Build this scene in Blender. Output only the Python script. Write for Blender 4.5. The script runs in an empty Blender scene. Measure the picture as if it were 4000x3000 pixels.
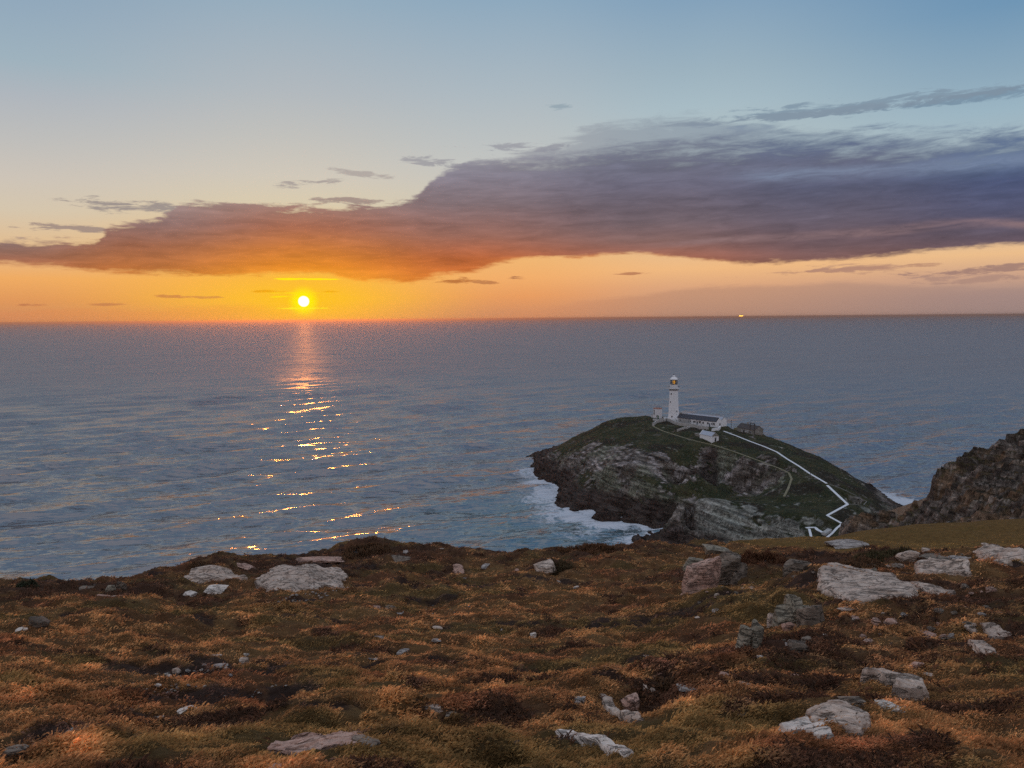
import bpy, bmesh, math, random
import numpy as np
from mathutils import Vector, Matrix

scene = bpy.context.scene
COL = scene.collection

# main light settings
SUN_E, SUN_C = 0.32, (1.0, 0.30, 0.05)
WORLD_S = 1.0
SEA_ROUGH, SEA_R, SEA_RF, SEA_IOR = 1.7, 0.16, 0.55, 2.7
NBLADE = 430000
HAZE_D, HAZE_G, HAZE_C = 0.000035, 0.8, (0.85, 0.62, 0.50)

# ------------------------------------------------------------------ camera
EYE = np.array([0.0, 0.0, 100.0])          # eye 100 m above the sea, on the cliff top
PITCH, ROLL, FPX = math.radians(4.88), math.radians(0.49), 1661.0
_f = np.array([0, math.cos(PITCH), -math.sin(PITCH)])
_u0 = np.array([0, math.sin(PITCH), math.cos(PITCH)])
_r0 = np.array([1.0, 0, 0])
_r = math.cos(ROLL) * _r0 - math.sin(ROLL) * _u0
_u = math.cos(ROLL) * _u0 + math.sin(ROLL) * _r0
cam_data = bpy.data.cameras.new("camera")
cam = bpy.data.objects.new("camera", cam_data)
COL.objects.link(cam)
cam_data.sensor_width = 36.0
cam_data.lens = 36.0 * FPX / 2212.0
cam_data.clip_start = 0.1
cam_data.clip_end = 200000.0
M = Matrix(((_r[0], _u[0], -_f[0], EYE[0]), (_r[1], _u[1], -_f[1], EYE[1]), (_r[2], _u[2], -_f[2], EYE[2]), (0, 0, 0, 1)))
cam.matrix_world = M
scene.camera = cam

def ray(sx, sy):
    d = _f + (sx - 1106.0) / FPX * _r + (829.5 - sy) / FPX * _u
    return d / np.linalg.norm(d)
def at_z(sx, sy, z):
    d = ray(sx, sy); t = (z - EYE[2]) / d[2]
    return EYE + t * d
def at_d(sx, sy, dist):
    d = ray(sx, sy); t = dist / math.hypot(d[0], d[1])
    return EYE + t * d
def azel(sx, sy):
    d = ray(sx, sy)
    return math.degrees(math.atan2(d[0], d[1])), math.degrees(math.asin(d[2]))

# ------------------------------------------------------------------ view
scene.view_settings.view_transform = 'Standard'
scene.view_settings.look = 'None'
scene.view_settings.exposure = 0.0
scene.view_settings.gamma = 1.0
scene.render.engine = 'CYCLES'
scene.cycles.max_bounces = 6
scene.cycles.diffuse_bounces = 2
scene.cycles.glossy_bounces = 3
scene.cycles.transmission_bounces = 3
scene.cycles.volume_bounces = 0
scene.cycles.caustics_reflective = False
scene.cycles.caustics_refractive = False
scene.cycles.sample_clamp_indirect = 3.0
scene.cycles.use_adaptive_sampling = True
scene.cycles.adaptive_threshold = 0.012
scene.cycles.use_denoising = False

def lin(c):
    out = []
    for v in c:
        v = v / 255.0
        out.append(v / 12.92 if v <= 0.04045 else ((v + 0.055) / 1.055) ** 2.4)
    return tuple(out)

# ------------------------------------------------------------------ sun
SAZ, SEL = azel(656, 651)
sun_data = bpy.data.lights.new("sun", 'SUN')
sun_data.energy = SUN_E
sun_data.angle = math.radians(0.53)
sun_data.color = SUN_C
sun = bpy.data.objects.new("sun", sun_data)
COL.objects.link(sun)
_sd = Vector((math.sin(math.radians(SAZ)) * math.cos(math.radians(SEL)), math.cos(math.radians(SAZ)) * math.cos(math.radians(SEL)), math.sin(math.radians(SEL))))
sun.rotation_euler = _sd.to_track_quat('Z', 'Y').to_euler()

# ------------------------------------------------------------------ sky (world)
world = bpy.data.worlds.new("World")
scene.world = world
world.use_nodes = True
WT = world.node_tree
for n in list(WT.nodes): WT.nodes.remove(n)

class G:
    """small node-building helper"""
    def __init__(s, tree): s.t = tree
    def n(s, typ, **kw):
        nd = s.t.nodes.new(typ)
        for k, v in kw.items(): setattr(nd, k, v)
        return nd
    def put(s, sock, v):
        if v is None: return
        if hasattr(v, 'is_output'): s.t.links.new(v, sock)
        elif isinstance(v, (tuple, list)) and len(v) == 3 and sock.type == 'RGBA': sock.default_value = (*v, 1)
        else: sock.default_value = v
    def m(s, op, a, b=None, c=None, clamp=False):
        nd = s.n('ShaderNodeMath', operation=op); nd.use_clamp = clamp
        s.put(nd.inputs[0], a)
        if b is not None: s.put(nd.inputs[1], b)
        if c is not None: s.put(nd.inputs[2], c)
        return nd.outputs[0]
    def v(s, op, a, b=None, scale=None):
        nd = s.n('ShaderNodeVectorMath', operation=op)
        s.put(nd.inputs[0], a)
        if b is not None: s.put(nd.inputs[1], b)
        if scale is not None: s.put(nd.inputs['Scale'], scale)
        return nd.outputs[1] if op in ('LENGTH', 'DOT_PRODUCT') else nd.outputs[0]
    def xyz(s, x, y, z):
        nd = s.n('ShaderNodeCombineXYZ'); s.put(nd.inputs[0], x); s.put(nd.inputs[1], y); s.put(nd.inputs[2], z)
        return nd.outputs[0]
    def sep(s, v):
        nd = s.n('ShaderNodeSeparateXYZ'); s.put(nd.inputs[0], v); return nd.outputs
    def noise(s, vec, scale, detail=4, rough=0.55, out=0, dist=0.0):
        nd = s.n('ShaderNodeTexNoise'); s.put(nd.inputs['Vector'], vec)
        s.put(nd.inputs['Scale'], scale); s.put(nd.inputs['Detail'], detail); s.put(nd.inputs['Roughness'], rough)
        s.put(nd.inputs['Distortion'], dist)
        return nd.outputs[out]
    def rng(s, v, a, b, c=0.0, d=1.0, smooth=False):
        nd = s.n('ShaderNodeMapRange'); nd.interpolation_type = 'SMOOTHSTEP' if smooth else 'LINEAR'
        s.put(nd.inputs[0], v)
        for i, q in enumerate((a, b, c, d)): s.put(nd.inputs[i + 1], q)
        return nd.outputs[0]
    def mix(s, f, a, b, blend='MIX'):
        nd = s.n('ShaderNodeMix', data_type='RGBA', blend_type=blend)
        s.put(nd.inputs[0], f); s.put(nd.inputs[6], a); s.put(nd.inputs[7], b)
        return nd.outputs[2]
    def ramp(s, f, stops, interp='LINEAR'):
        nd = s.n('ShaderNodeValToRGB'); cr = nd.color_ramp; cr.interpolation = interp
        while len(cr.elements) > 1: cr.elements.remove(cr.elements[-1])
        for i, (p, c) in enumerate(sorted(stops)):
            e = cr.elements[0] if i == 0 else cr.elements.new(p)
            e.position = p; e.color = (*c, 1)
        s.put(nd.inputs[0], f)
        return nd.outputs[0]
    def curve(s, f, pts):
        nd = s.n('ShaderNodeFloatCurve'); cv = nd.mapping.curves[0]
        pts = sorted(pts)
        while len(cv.points) > 2: cv.points.remove(cv.points[-1])
        cv.points[0].location = pts[0]; cv.points[1].location = pts[-1]
        for p in pts[1:-1]: cv.points.new(*p)
        nd.mapping.update()
        s.put(nd.inputs['Value'], f)
        return nd.outputs[0]

g = G(WT)
tc = g.n('ShaderNodeTexCoord').outputs['Generated']
X, Y, Z = g.sep(tc)
az = g.m('MULTIPLY', g.m('ARCTAN2', X, Y), 57.29578)
el = g.m('MULTIPLY', g.m('ARCSINE', Z), 57.29578)
EMIN, EMAX, AMAX = -1.0, 41.0, 36.0
elf = g.rng(el, EMIN, EMAX)
azf = g.rng(az, -AMAX, AMAX)
def ef(sx, sy): return min(1, max(0, (azel(sx, sy)[1] - EMIN) / (EMAX - EMIN)))
def af(sx, sy=560): return min(1, max(0, (azel(sx, sy)[0] + AMAX) / (2 * AMAX)))
def column_mix(cols):
    out = None; prev = None
    for sx, stops in cols:
        c = g.ramp(elf, [(ef(sx, sy), lin(rgb)) for sy, rgb in stops])
        a = azel(sx, 560)[0]
        if out is None: out = c
        else: out = g.mix(g.rng(az, prev, a, smooth=True), out, c)
        prev = a
    return out
clear = column_mix([
    (0, [(-600, (105, 142, 176)), (-240, (122, 153, 181)), (0, (146, 169, 188)), (120, (158, 178, 190)), (200, (175, 182, 189)), (300, (191, 190, 187)), (380, (205, 196, 184)), (450, (213, 198, 174)), (520, (224, 190, 148)), (600, (240, 172, 100)), (650, (224, 152, 92)), (690, (206, 142, 96))]),
    (656, [(-600, (108, 145, 178)), (-240, (128, 158, 184)), (0, (150, 173, 190)), (200, (178, 185, 190)), (300, (194, 193, 188)), (380, (208, 200, 186)), (440, (217, 203, 175)), (520, (235, 190, 125)), (600, (250, 180, 70)), (645, (255, 188, 52)), (685, (248, 170, 70))]),
    (1106, [(-600, (105, 143, 180)), (-240, (122, 155, 185)), (0, (142, 169, 190)), (200, (172, 185, 193)), (350, (194, 196, 193)), (450, (208, 199, 180)), (560, (240, 182, 115)), (600, (242, 174, 108)), (640, (232, 157, 98)), (685, (205, 140, 102))]),
    (1500, [(-600, (92, 134, 178)), (-240, (108, 146, 182)), (0, (132, 162, 187)), (150, (156, 178, 191)), (230, (168, 188, 197)), (350, (184, 193, 192)), (500, (220, 190, 152)), (580, (240, 186, 130)), (620, (220, 166, 126)), (680, (188, 146, 124))]),
    (2212, [(-600, (78, 122, 170)), (-240, (88, 132, 174)), (0, (112, 150, 181)), (150, (140, 168, 187)), (230, (155, 181, 195)), (350, (174, 186, 190)), (480, (215, 190, 158)), (545, (236, 190, 140)), (590, (205, 163, 136)), (640, (168, 140, 132)), (680, (156, 134, 130))]),
])
cloudc = column_mix([
    (0, [(430, (152, 138, 136)), (513, (146, 124, 122)), (545, (154, 112, 96)), (580, (188, 112, 74))]),
    (300, [(430, (155, 136, 134)), (480, (146, 118, 115)), (530, (164, 106, 80)), (590, (198, 118, 58))]),
    (656, [(380, (155, 140, 138)), (440, (150, 120, 112)), (490, (172, 110, 86)), (540, (202, 120, 58)), (575, (226, 134, 44)), (605, (250, 160, 48))]),
    (1000, [(320, (150, 150, 160)), (380, (132, 126, 138)), (440, (132, 114, 118)), (510, (154, 106, 92)), (560, (190, 104, 60)), (600, (215, 118, 54))]),
    (1400, [(235, (152, 164, 175)), (265, (140, 150, 164)), (300, (112, 118, 136)), (400, (106, 103, 120)), (480, (116, 100, 106)), (520, (128, 98, 94)), (560, (164, 102, 80))]),
    (1800, [(200, (146, 166, 182)), (262, (120, 138, 158)), (280, (84, 100, 128)), (310, (88, 100, 126)), (350, (104, 108, 130)), (400, (92, 95, 118)), (470, (100, 92, 106)), (530, (110, 88, 92)), (570, (132, 94, 86))]),
    (2212, [(200, (138, 160, 180)), (255, (130, 150, 172)), (275, (84, 102, 132)), (345, (96, 113, 144)), (385, (76, 86, 118)), (450, (86, 88, 114)), (500, (98, 88, 102)), (530, (108, 88, 96))]),
])
# noises in sky-angle space, drawn out along the horizon
av = g.xyz(g.m('MULTIPLY', az, 0.16), g.m('MULTIPLY', el, 0.75), 3.7)
cv = g.xyz(g.m('MULTIPLY', az, 0.30), g.m('MULTIPLY_ADD', az, -0.05, g.m('MULTIPLY', el, 1.9)), 6.2)
nE = g.m('SUBTRACT', g.noise(av, 1.0, 9, 0.62), 0.5)
nF = g.m('SUBTRACT', g.noise(av, 3.4, 7, 0.62), 0.5)
nC = g.m('SUBTRACT', g.noise(cv, 1.0, 9, 0.68, dist=0.6), 0.5)
bv = g.xyz(g.m('MULTIPLY', az, 0.05), g.m('MULTIPLY', el, 0.55), 9.1)
nB = g.m('SUBTRACT', g.noise(bv, 1.0, 7, 0.6), 0.5)
def prof(pts):
    return g.m('MULTIPLY', g.curve(azf, [(af(x, y), max(0, azel(x, y)[1]) / 20.0) for x, y in pts]), 20.0)
top = prof([(-60, 513), (0, 513), (130, 516), (212, 514), (228, 490), (300, 472), (365, 455), (395, 432), (480, 429), (560, 437), (680, 446), (760, 440), (880, 428), (930, 385), (1000, 345), (1100, 322), (1200, 312), (1290, 298), (1370, 288), (1480, 284), (1600, 280), (1750, 274), (2000, 275), (2212, 262), (2280, 262)])
bot = prof([(-60, 575), (0, 575), (125, 584), (240, 593), (375, 592), (540, 598), (600, 594), (670, 592), (750, 603), (875, 609), (925, 603), (1025, 584), (1106, 568), (1250, 556), (1350, 550), (1430, 556), (1556, 568), (1700, 570), (1806, 566), (1956, 548), (2106, 537), (2212, 528), (2280, 524)])
right = g.rng(az, azel(900, 400)[0], azel(1300, 400)[0], smooth=True)
topn = g.m('ADD', top, g.m('ADD', g.m('MULTIPLY', nE, g.m('MULTIPLY_ADD', right, 1.8, 1.2)), g.m('ADD', g.m('MULTIPLY', nF, 1.3), g.m('MULTIPLY', nC, g.m('MULTIPLY_ADD', right, 3.2, 1.0)))))
botn = g.m('ADD', bot, g.m('ADD', g.m('MULTIPLY', nE, 1.0), g.m('MULTIPLY', nF, 0.8)))
sT = g.m('MULTIPLY_ADD', right, 1.7, 0.40)
aT = g.rng(g.m('DIVIDE', g.m('SUBTRACT', topn, el), sT), 0, 1, smooth=True)
aB = g.rng(g.m('SUBTRACT', el, botn), -0.05, 0.35, smooth=True)
aMain = g.m('MULTIPLY', aT, aB)
# lighter seams inside the bank
lum = g.m('ADD', 1.0, g.m('ADD', g.m('MULTIPLY', nB, 0.7), g.m('ADD', g.m('MULTIPLY', nE, 0.3), g.m('ADD', g.m('MULTIPLY', nC, 0.8), g.m('MULTIPLY', nF, 0.25)))))
cloudv = g.v('SCALE', cloudc, scale=lum)
cloudm = g.mix(1.0, cloudv, cloudv)
def seam(pts, width, col, strength, base, a0, a1):
    p = prof(pts)
    d = g.m('ABSOLUTE', g.m('SUBTRACT', el, g.m('ADD', p, g.m('MULTIPLY', nE, 0.6))))
    k = g.m('MULTIPLY', g.m('MULTIPLY', g.rng(d, width, 0, smooth=True), strength), g.rng(nC, -0.16, 0.14, 0.25, 1.15))
    k = g.m('MULTIPLY', k, g.rng(az, a0, a0 + 6, smooth=True))
    k = g.m('MULTIPLY', k, g.rng(az, a1, a1 - 6, smooth=True))
    return g.mix(k, base, lin(col))
cloudm = seam([(-60, 560), (1200, 566), (1350, 540), (1500, 522), (1700, 512), (1900, 500), (2050, 485), (2280, 486)], 0.45, (148, 120, 120), 0.6, cloudm, 8, 60)
cloudm = seam([(-60, 380), (1500, 380), (1700, 378), (1900, 368), (2100, 352), (2280, 338)], 0.75, (128, 142, 166), 0.62, cloudm, 14, 70)
cloudm = seam([(-60, 545), (1000, 566), (1200, 562), (1380, 555), (1500, 566), (2280, 560)], 0.45, (236, 150, 74), 0.75, cloudm, -3, 17)
# low haze bank over the horizon
bank = prof([(-60, 662), (0, 662), (300, 660), (560, 656), (640, 672), (900, 684), (1100, 672), (1230, 652), (1400, 628), (1500, 613), (1700, 608), (1850, 604), (2000, 612), (2212, 608), (2280, 608)])
bankn = g.m('ADD', bank, g.m('ADD', g.m('MULTIPLY', nE, 0.5), g.m('ADD', g.m('MULTIPLY', nC, 0.8), g.m('MULTIPLY', nF, 0.5))))
aBank = g.m('MULTIPLY', g.rng(g.m('SUBTRACT', bankn, el), 0, 0.5, smooth=True), 0.5)
bankc = g.ramp(azf, [(af(0), lin((220, 138, 88))), (af(500), lin((236, 150, 72))), (af(656), lin((250, 170, 60))), (af(1106), lin((218, 146, 100))), (af(1500), lin((178, 134, 112))), (af(2212), lin((160, 134, 128)))])
sky = g.mix(aBank, clear, bankc)
# scattered small clouds: centre, half sizes (photo angles), colour, opacity
def wisp(base, sx, sy, rx, ry, col, op, tilt=0.0):
    a, e = azel(sx, sy); ra = rx / FPX * 57.3; re = ry / FPX * 57.3
    dx = g.m('SUBTRACT', az, a)
    dy = g.m('SUBTRACT', el, g.m('MULTIPLY_ADD', dx, tilt, e))
    r2 = g.m('ADD', g.m('POWER', g.m('ABSOLUTE', g.m('DIVIDE', dx, ra)), 2.0), g.m('POWER', g.m('ABSOLUTE', g.m('DIVIDE', dy, re)), 2.0))
    k = g.m('SUBTRACT', 1.0, r2)
    k = g.m('ADD', k, g.m('MULTIPLY', g.m('ADD', g.m('MULTIPLY', nC, 1.6), nF), 4.2))
    k = g.m('MULTIPLY', g.rng(k, 0.0, 1.0, smooth=True), g.rng(r2, 3.4, 1.4))
    return g.mix(g.m('MULTIPLY', k, op), base, lin(col))
for w in [(268, 445, 115, 13, (150, 140, 138), .9), (135, 493, 80, 8, (158, 138, 130), .9), (665, 396, 80, 9, (160, 150, 148), .8, .06),
          (775, 375, 60, 7, (165, 155, 152), .7, -.1), (755, 433, 70, 8, (150, 128, 125), .8), (940, 352, 70, 12, (150, 148, 155), .75, -.1), (1195, 231, 42, 6, (140, 158, 170), .7),
          (1130, 318, 130, 9, (145, 145, 155), .7),
          (1890, 228, 300, 17, (128, 148, 165), .85), (2100, 212, 220, 9, (120, 145, 165), .8), (1800, 242, 330, 8, (130, 145, 160), .6),
          (1120, 601, 22, 4, (165, 105, 75), .9), (965, 606, 60, 9, (178, 105, 60), .9), (1045, 610, 30, 4, (180, 115, 75), .8), (1360, 591, 40, 3.5, (185, 125, 90), .9),
          (365, 640, 22, 4, (200, 125, 75), .8), (425, 642, 50, 3, (205, 130, 78), .8), (85, 659, 35, 3, (190, 120, 80), .8), (225, 657, 40, 3, (190, 120, 80), .7),
          (1770, 586, 130, 6, (176, 132, 112), .85, .03), (1850, 580, 110, 9, (180, 138, 118), .6), (2120, 584, 130, 8, (160, 126, 116), .9, .03), (2130, 600, 160, 9, (168, 134, 122), .7), (1990, 572, 30, 5, (178, 134, 112), .8),
          (595, 629, 45, 3.2, (228, 140, 20), .9), (705, 630, 40, 3, (230, 145, 18), .9)]:
    sky = wisp(sky, *w)
veil = prof([(-60, 700), (1000, 350), (1060, 330), (1150, 312), (1220, 290), (1290, 256), (1370, 243), (1500, 247), (1600, 256), (1700, 262), (1800, 268), (2280, 268)])
dv = g.m('SUBTRACT', g.m('ADD', veil, g.m('ADD', g.m('MULTIPLY', nC, 2.6), g.m('MULTIPLY', nE, 1.5))), el)
aV = g.m('MULTIPLY', g.rng(dv, 0, 1.0, smooth=True), g.m('MULTIPLY', g.rng(az, azel(980, 300)[0], azel(1200, 300)[0], smooth=True), 0.62))
aV = g.m('MULTIPLY', aV, g.rng(el, 5.5, 7.5))
sky = g.mix(aV, sky, g.ramp(azf, [(af(1000), lin((158, 155, 160))), (af(1350), lin((136, 145, 158))), (af(1700), lin((126, 142, 160)))]))
sky = g.mix(aMain, sky, cloudm)
# sun disc and its aureole
ds = g.m('SQRT', g.m('ADD', g.m('POWER', g.m('ABSOLUTE', g.m('SUBTRACT', az, SAZ)), 2.0), g.m('POWER', g.m('ABSOLUTE', g.m('SUBTRACT', el, SEL)), 2.0)))
dyy = g.m('MULTIPLY', g.m('SUBTRACT', el, SEL), 2.3)
dsx = g.m('SQRT', g.m('ADD', g.m('POWER', g.m('ABSOLUTE', g.m('SUBTRACT', az, SAZ)), 2.0), g.m('POWER', g.m('ABSOLUTE', dyy), 2.0)))
halo = g.m('EXPONENT', g.m('MULTIPLY', dsx, -0.27))
below = g.m('SUBTRACT', 1.0, g.m('MULTIPLY', aMain, 0.75))
sky = g.mix(g.m('MULTIPLY', g.m('MULTIPLY', halo, 0.9), below), sky, lin((255, 200, 18)))
sky = g.mix(g.m('MULTIPLY', g.rng(ds, 1.25, 0.35, smooth=True), 0.9), sky, lin((255, 244, 0)))
for w in [(652, 603, 62, 2.0, (255, 236, 10), .9), (655, 633, 75, 1.5, (255, 232, 10), .9), (600, 641, 22, 2, (255, 225, 20), .8), (656, 666, 70, 2.2, (255, 240, 40), .8)]:
    sky = wisp(sky, *w)
sky = g.mix(g.rng(ds, 0.41, 0.33, smooth=True), sky, (1.6, 1.5, 1.15))
# the half of the sky behind the camera: the Nishita dusk sky tints it
nish = g.n('ShaderNodeTexSky', sky_type='NISHITA'); nish.sun_disc = False
nish.sun_elevation = math.radians(SEL); nish.sun_rotation = math.radians(SAZ); nish.altitude = 100
dusk = g.ramp(elf, [(0.0, lin((186, 166, 172))), (0.25, lin((204, 188, 192))), (0.6, lin((192, 192, 204))), (1.0, lin((160, 172, 192)))])
dusk = g.mix(1.0, dusk, g.v('SCALE', nish.outputs[0], scale=0.05), 'ADD')
back = g.rng(g.m('ABSOLUTE', az), 45, 85, smooth=True)
sky = g.mix(back, sky, dusk)
sky = g.mix(g.rng(el, 36, 62, smooth=True), sky, lin((176, 185, 202)))
bg = g.n('ShaderNodeBackground'); g.put(bg.inputs[0], sky); bg.inputs[1].default_value = WORLD_S
wo = g.n('ShaderNodeOutputWorld'); WT.links.new(bg.outputs[0], wo.inputs[0])

# ------------------------------------------------------------------ noise and mesh helpers
_rs = np.random.RandomState(11)
_perm = _rs.permutation(4096)
_ga = _rs.rand(4096) * 2 * np.pi
_gx, _gy = np.cos(_ga), np.sin(_ga)
def pnoise(x, y, seed=0):
    xi = np.floor(x).astype(np.int64); yi = np.floor(y).astype(np.int64)
    xf = x - xi; yf = y - yi
    u = xf * xf * xf * (xf * (xf * 6 - 15) + 10); v = yf * yf * yf * (yf * (yf * 6 - 15) + 10)
    def gr(ix, iy, fx, fy):
        h = _perm[(_perm[(ix + seed * 57) & 4095] + iy) & 4095]
        return _gx[h] * fx + _gy[h] * fy
    a = gr(xi, yi, xf, yf); b = gr(xi + 1, yi, xf - 1, yf)
    c = gr(xi, yi + 1, xf, yf - 1); d = gr(xi + 1, yi + 1, xf - 1, yf - 1)
    return ((a + (b - a) * u) * (1 - v) + (c + (d - c) * u) * v) * 1.5
def fbm(x, y, wl, octv=4, seed=0, gain=0.5):
    s = 0; a = 1.0; f = 1.0 / wl
    for i in range(octv):
        s = s + a * pnoise(x * f + 13.7 * i, y * f - 7.3 * i, seed + i); a *= gain; f *= 2.03
    return s
def ridge(x, y, wl, octv=3, seed=0):
    s = 0; a = 1.0; f = 1.0 / wl
    for i in range(octv):
        s = s + a * (1 - 2 * np.abs(pnoise(x * f + 3.1 * i, y * f + 9.2 * i, seed + i))); a *= 0.5; f *= 2.1
    return s
def sstep(a, b, x):
    t = np.clip((x - a) / (b - a), 0, 1); return t * t * (3 - 2 * t)

class RBF:
    def __init__(s, pts, smooth=0.0):
        p = np.array(pts, float); s.p = p[:, :2]; z = p[:, 2]; n = len(p)
        r = np.hypot(s.p[:, None, 0] - s.p[None, :, 0], s.p[:, None, 1] - s.p[None, :, 1])
        A = np.zeros((n + 3, n + 3)); A[:n, :n] = -r - smooth * np.eye(n)
        A[:n, n] = 1; A[:n, n + 1:] = s.p / 100.0; A[n, :n] = 1; A[n + 1:, :n] = s.p.T / 100.0
        s.w = np.linalg.solve(A, np.concatenate([z, np.zeros(3)])); s.n = n
    def __call__(s, x, y):
        x = np.asarray(x, float); sh = x.shape; x = x.ravel(); y = np.asarray(y, float).ravel()
        out = np.empty_like(x)
        for k in range(0, len(x), 100000):
            a, b = x[k:k + 100000], y[k:k + 100000]
            r = np.sqrt((a[:, None] - s.p[:, 0]) ** 2 + (b[:, None] - s.p[:, 1]) ** 2)
            out[k:k + 100000] = -(r @ s.w[:s.n]) + s.w[s.n] + (a * s.w[s.n + 1] + b * s.w[s.n + 2]) / 100.0
        return out.reshape(sh)

def np_mesh(name, verts, faces, mat=None, smooth=True, attrs=None, parent=None, link=True):
    """verts (n,3), faces (m,k) arrays -> object"""
    me = bpy.data.meshes.new(name)
    verts = np.ascontiguousarray(verts, dtype=np.float32); faces = np.ascontiguousarray(faces, dtype=np.int32)
    k = faces.shape[1]; m = len(faces)
    me.vertices.add(len(verts)); me.vertices.foreach_set('co', verts.ravel())
    me.loops.add(m * k); me.loops.foreach_set('vertex_index', faces.ravel())
    me.polygons.add(m); me.polygons.foreach_set('loop_start', np.arange(0, m * k, k, dtype=np.int32))
    me.polygons.foreach_set('use_smooth', np.full(m, smooth, dtype=bool))
    me.update(calc_edges=True)
    for an, arr in (attrs or {}).items():
        if arr.ndim == 1:
            at = me.attributes.new(an, 'FLOAT', 'POINT'); at.data.foreach_set('value', arr.astype(np.float32))
        else:
            at = me.attributes.new(an, 'FLOAT_COLOR', 'POINT')
            a4 = np.ones((len(arr), 4), np.float32); a4[:, :3] = arr
            at.data.foreach_set('color', a4.ravel())
    o = bpy.data.objects.new(name, me)
    if mat: me.materials.append(mat)
    if link: COL.objects.link(o)
    if parent: o.parent = parent
    return o
def grid_faces(nr, nc):
    i = np.arange((nr - 1) * (nc - 1)); r = i // (nc - 1); c = i % (nc - 1)
    a = r * nc + c
    return np.stack([a, a + 1, a + nc + 1, a + nc], 1)
def tag(o, label=None, cat=None, group=None, kind=None):
    if label: o['label'] = label
    if cat: o['category'] = cat
    if group: o['group'] = group
    if kind: o['kind'] = kind
    return o
def new_mat(name):
    m = bpy.data.materials.new(name); m.use_nodes = True
    for n in list(m.node_tree.nodes): m.node_tree.nodes.remove(n)
    return m, G(m.node_tree)
def finish(m, q, shader):
    o = q.n('ShaderNodeOutputMaterial'); m.node_tree.links.new(shader, o.inputs[0]); return m
def bsdf(q, col, rough=0.9, spec=0.3, normal=None, **kw):
    b = q.n('ShaderNodeBsdfPrincipled'); q.put(b.inputs['Base Color'], col); q.put(b.inputs['Roughness'], rough)
    q.put(b.inputs['Specular IOR Level'], spec)
    if normal is not None: q.put(b.inputs['Normal'], normal)
    for k, v in kw.items(): q.put(b.inputs[k.replace('_', ' ')], v)
    return b.outputs[0]
def bump(q, h, dist, strength=1.0):
    b = q.n('ShaderNodeBump'); q.put(b.inputs['Height'], h); q.put(b.inputs['Distance'], dist); q.put(b.inputs['Strength'], strength)
    return b.outputs[0]

# ------------------------------------------------------------------ island terrain
def zp(sx, sy, z): p = at_z(sx, sy, z); return (p[0], p[1], z)
def dp(sx, sy, d): p = at_d(sx, sy, d); return (p[0], p[1], p[2])
ISL = []
# water line, near side
for sx, sy in [(1150, 1012), (1166, 1027), (1180, 1040), (1206, 1054), (1213, 1069), (1209, 1089), (1226, 1106), (1262, 1105), (1283, 1115), (1297, 1126), (1326, 1117), (1362, 1117), (1388, 1128), (1418, 1138), (1455, 1138)]:
    ISL.append(zp(sx, sy, 0.0))
    p = at_z(sx, sy, 0.0)
    ISL.append((p[0] - 9, p[1] - 12, -9.0))
# dark wet ledges a little above it
for sx, sy, z in [(1190, 1022, 5), (1225, 1050, 7), (1250, 1070, 7), (1300, 1090, 7), (1360, 1095, 6), (1420, 1110, 5)]:
    ISL.append(zp(sx, sy, z))
# left ridge (skyline) and the slope that faces the camera
for sx, sy, z in [(1172, 1004, 5), (1188, 981, 11), (1202, 969, 14), (1236, 955, 18), (1270, 936, 23), (1294, 921, 27), (1316, 907, 31), (1346, 902, 32), (1394, 899, 32.5),
                  (1240, 985, 17), (1290, 975, 22), (1340, 960, 26), (1400, 950, 29), (1260, 1010, 14), (1320, 1010, 20), (1380, 1005, 23), (1440, 990, 25), (1330, 1045, 13), (1390, 1040, 17), (1300, 1050, 11),
                  (1420, 1060, 14), (1500, 990, 26), (1541, 961, 29), (1470, 944, 31), (1410, 921, 32), (1455, 908, 32.5), (1500, 915, 32.5), (1548, 923, 32.2), (1530, 945, 30.5), (1610, 937, 30)]:
    ISL.append(zp(sx, sy, z))
# the cliff under the long wall: lip, foot
for sx, sy, z in [(1500, 1020, 21), (1600, 990, 27), (1640, 1000, 26), (1685, 1013, 24.5), (1706, 1024, 23.5), (1712, 1040, 22.5)]:
    ISL.append(zp(sx, sy, z))
for sx, sy, z in [(1470, 1085, 3), (1540, 1060, 8), (1600, 1068, 9), (1650, 1066, 12), (1690, 1078, 17)]:
    ISL.append(zp(sx, sy, z))
# path ridge and far (right) skyline
for sx, sy, z in [(1564, 931, 31), (1620, 954, 29.5), (1676, 976, 28), (1750, 1025, 25), (1786, 1046, 23.5), (1831, 1090, 20.5), (1786, 1113, 20), (1818, 1132, 18), (1808, 1140, 17), (1776, 1168, 15), (1757, 1170, 15),
                  (1640, 938, 29.5), (1667, 946, 28.5), (1699, 959, 27), (1748, 979, 24.5), (1795, 1003, 21.5), (1837, 1030, 17.5), (1863, 1047, 14), (1886, 1060, 11), (1914, 1075, 5), (1929, 1091, 0),
                  (1750, 1060, 21), (1740, 1100, 18.5), (1700, 1100, 18), (1650, 1090, 19), (1870, 1092, 12), (1850, 1105, 10)]:
    ISL.append(zp(sx, sy, z))
# near grey headland of the island: lip and top
for sx, sy, z in [(1473, 1097, 17), (1498, 1081, 20), (1530, 1077, 21), (1560, 1085, 20), (1620, 1100, 18.5), (1680, 1125, 17.5), (1727, 1135, 17), (1748, 1140, 16.5)]:
    ISL.append(zp(sx, sy, z))
for sx, sy, z in [(1470, 1150, 1.5), (1462, 1185, 1), (1500, 1185, 2), (1580, 1190, 4), (1660, 1190, 6), (1730, 1180, 9), (1400, 1148, 1.2), (1374, 1158, 0), (1402, 1179, 0.4), (1454, 1146, 1.4), (1412, 1192, -0.5), (1440, 1140, -2.5)]:
    ISL.append(zp(sx, sy, z))
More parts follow.
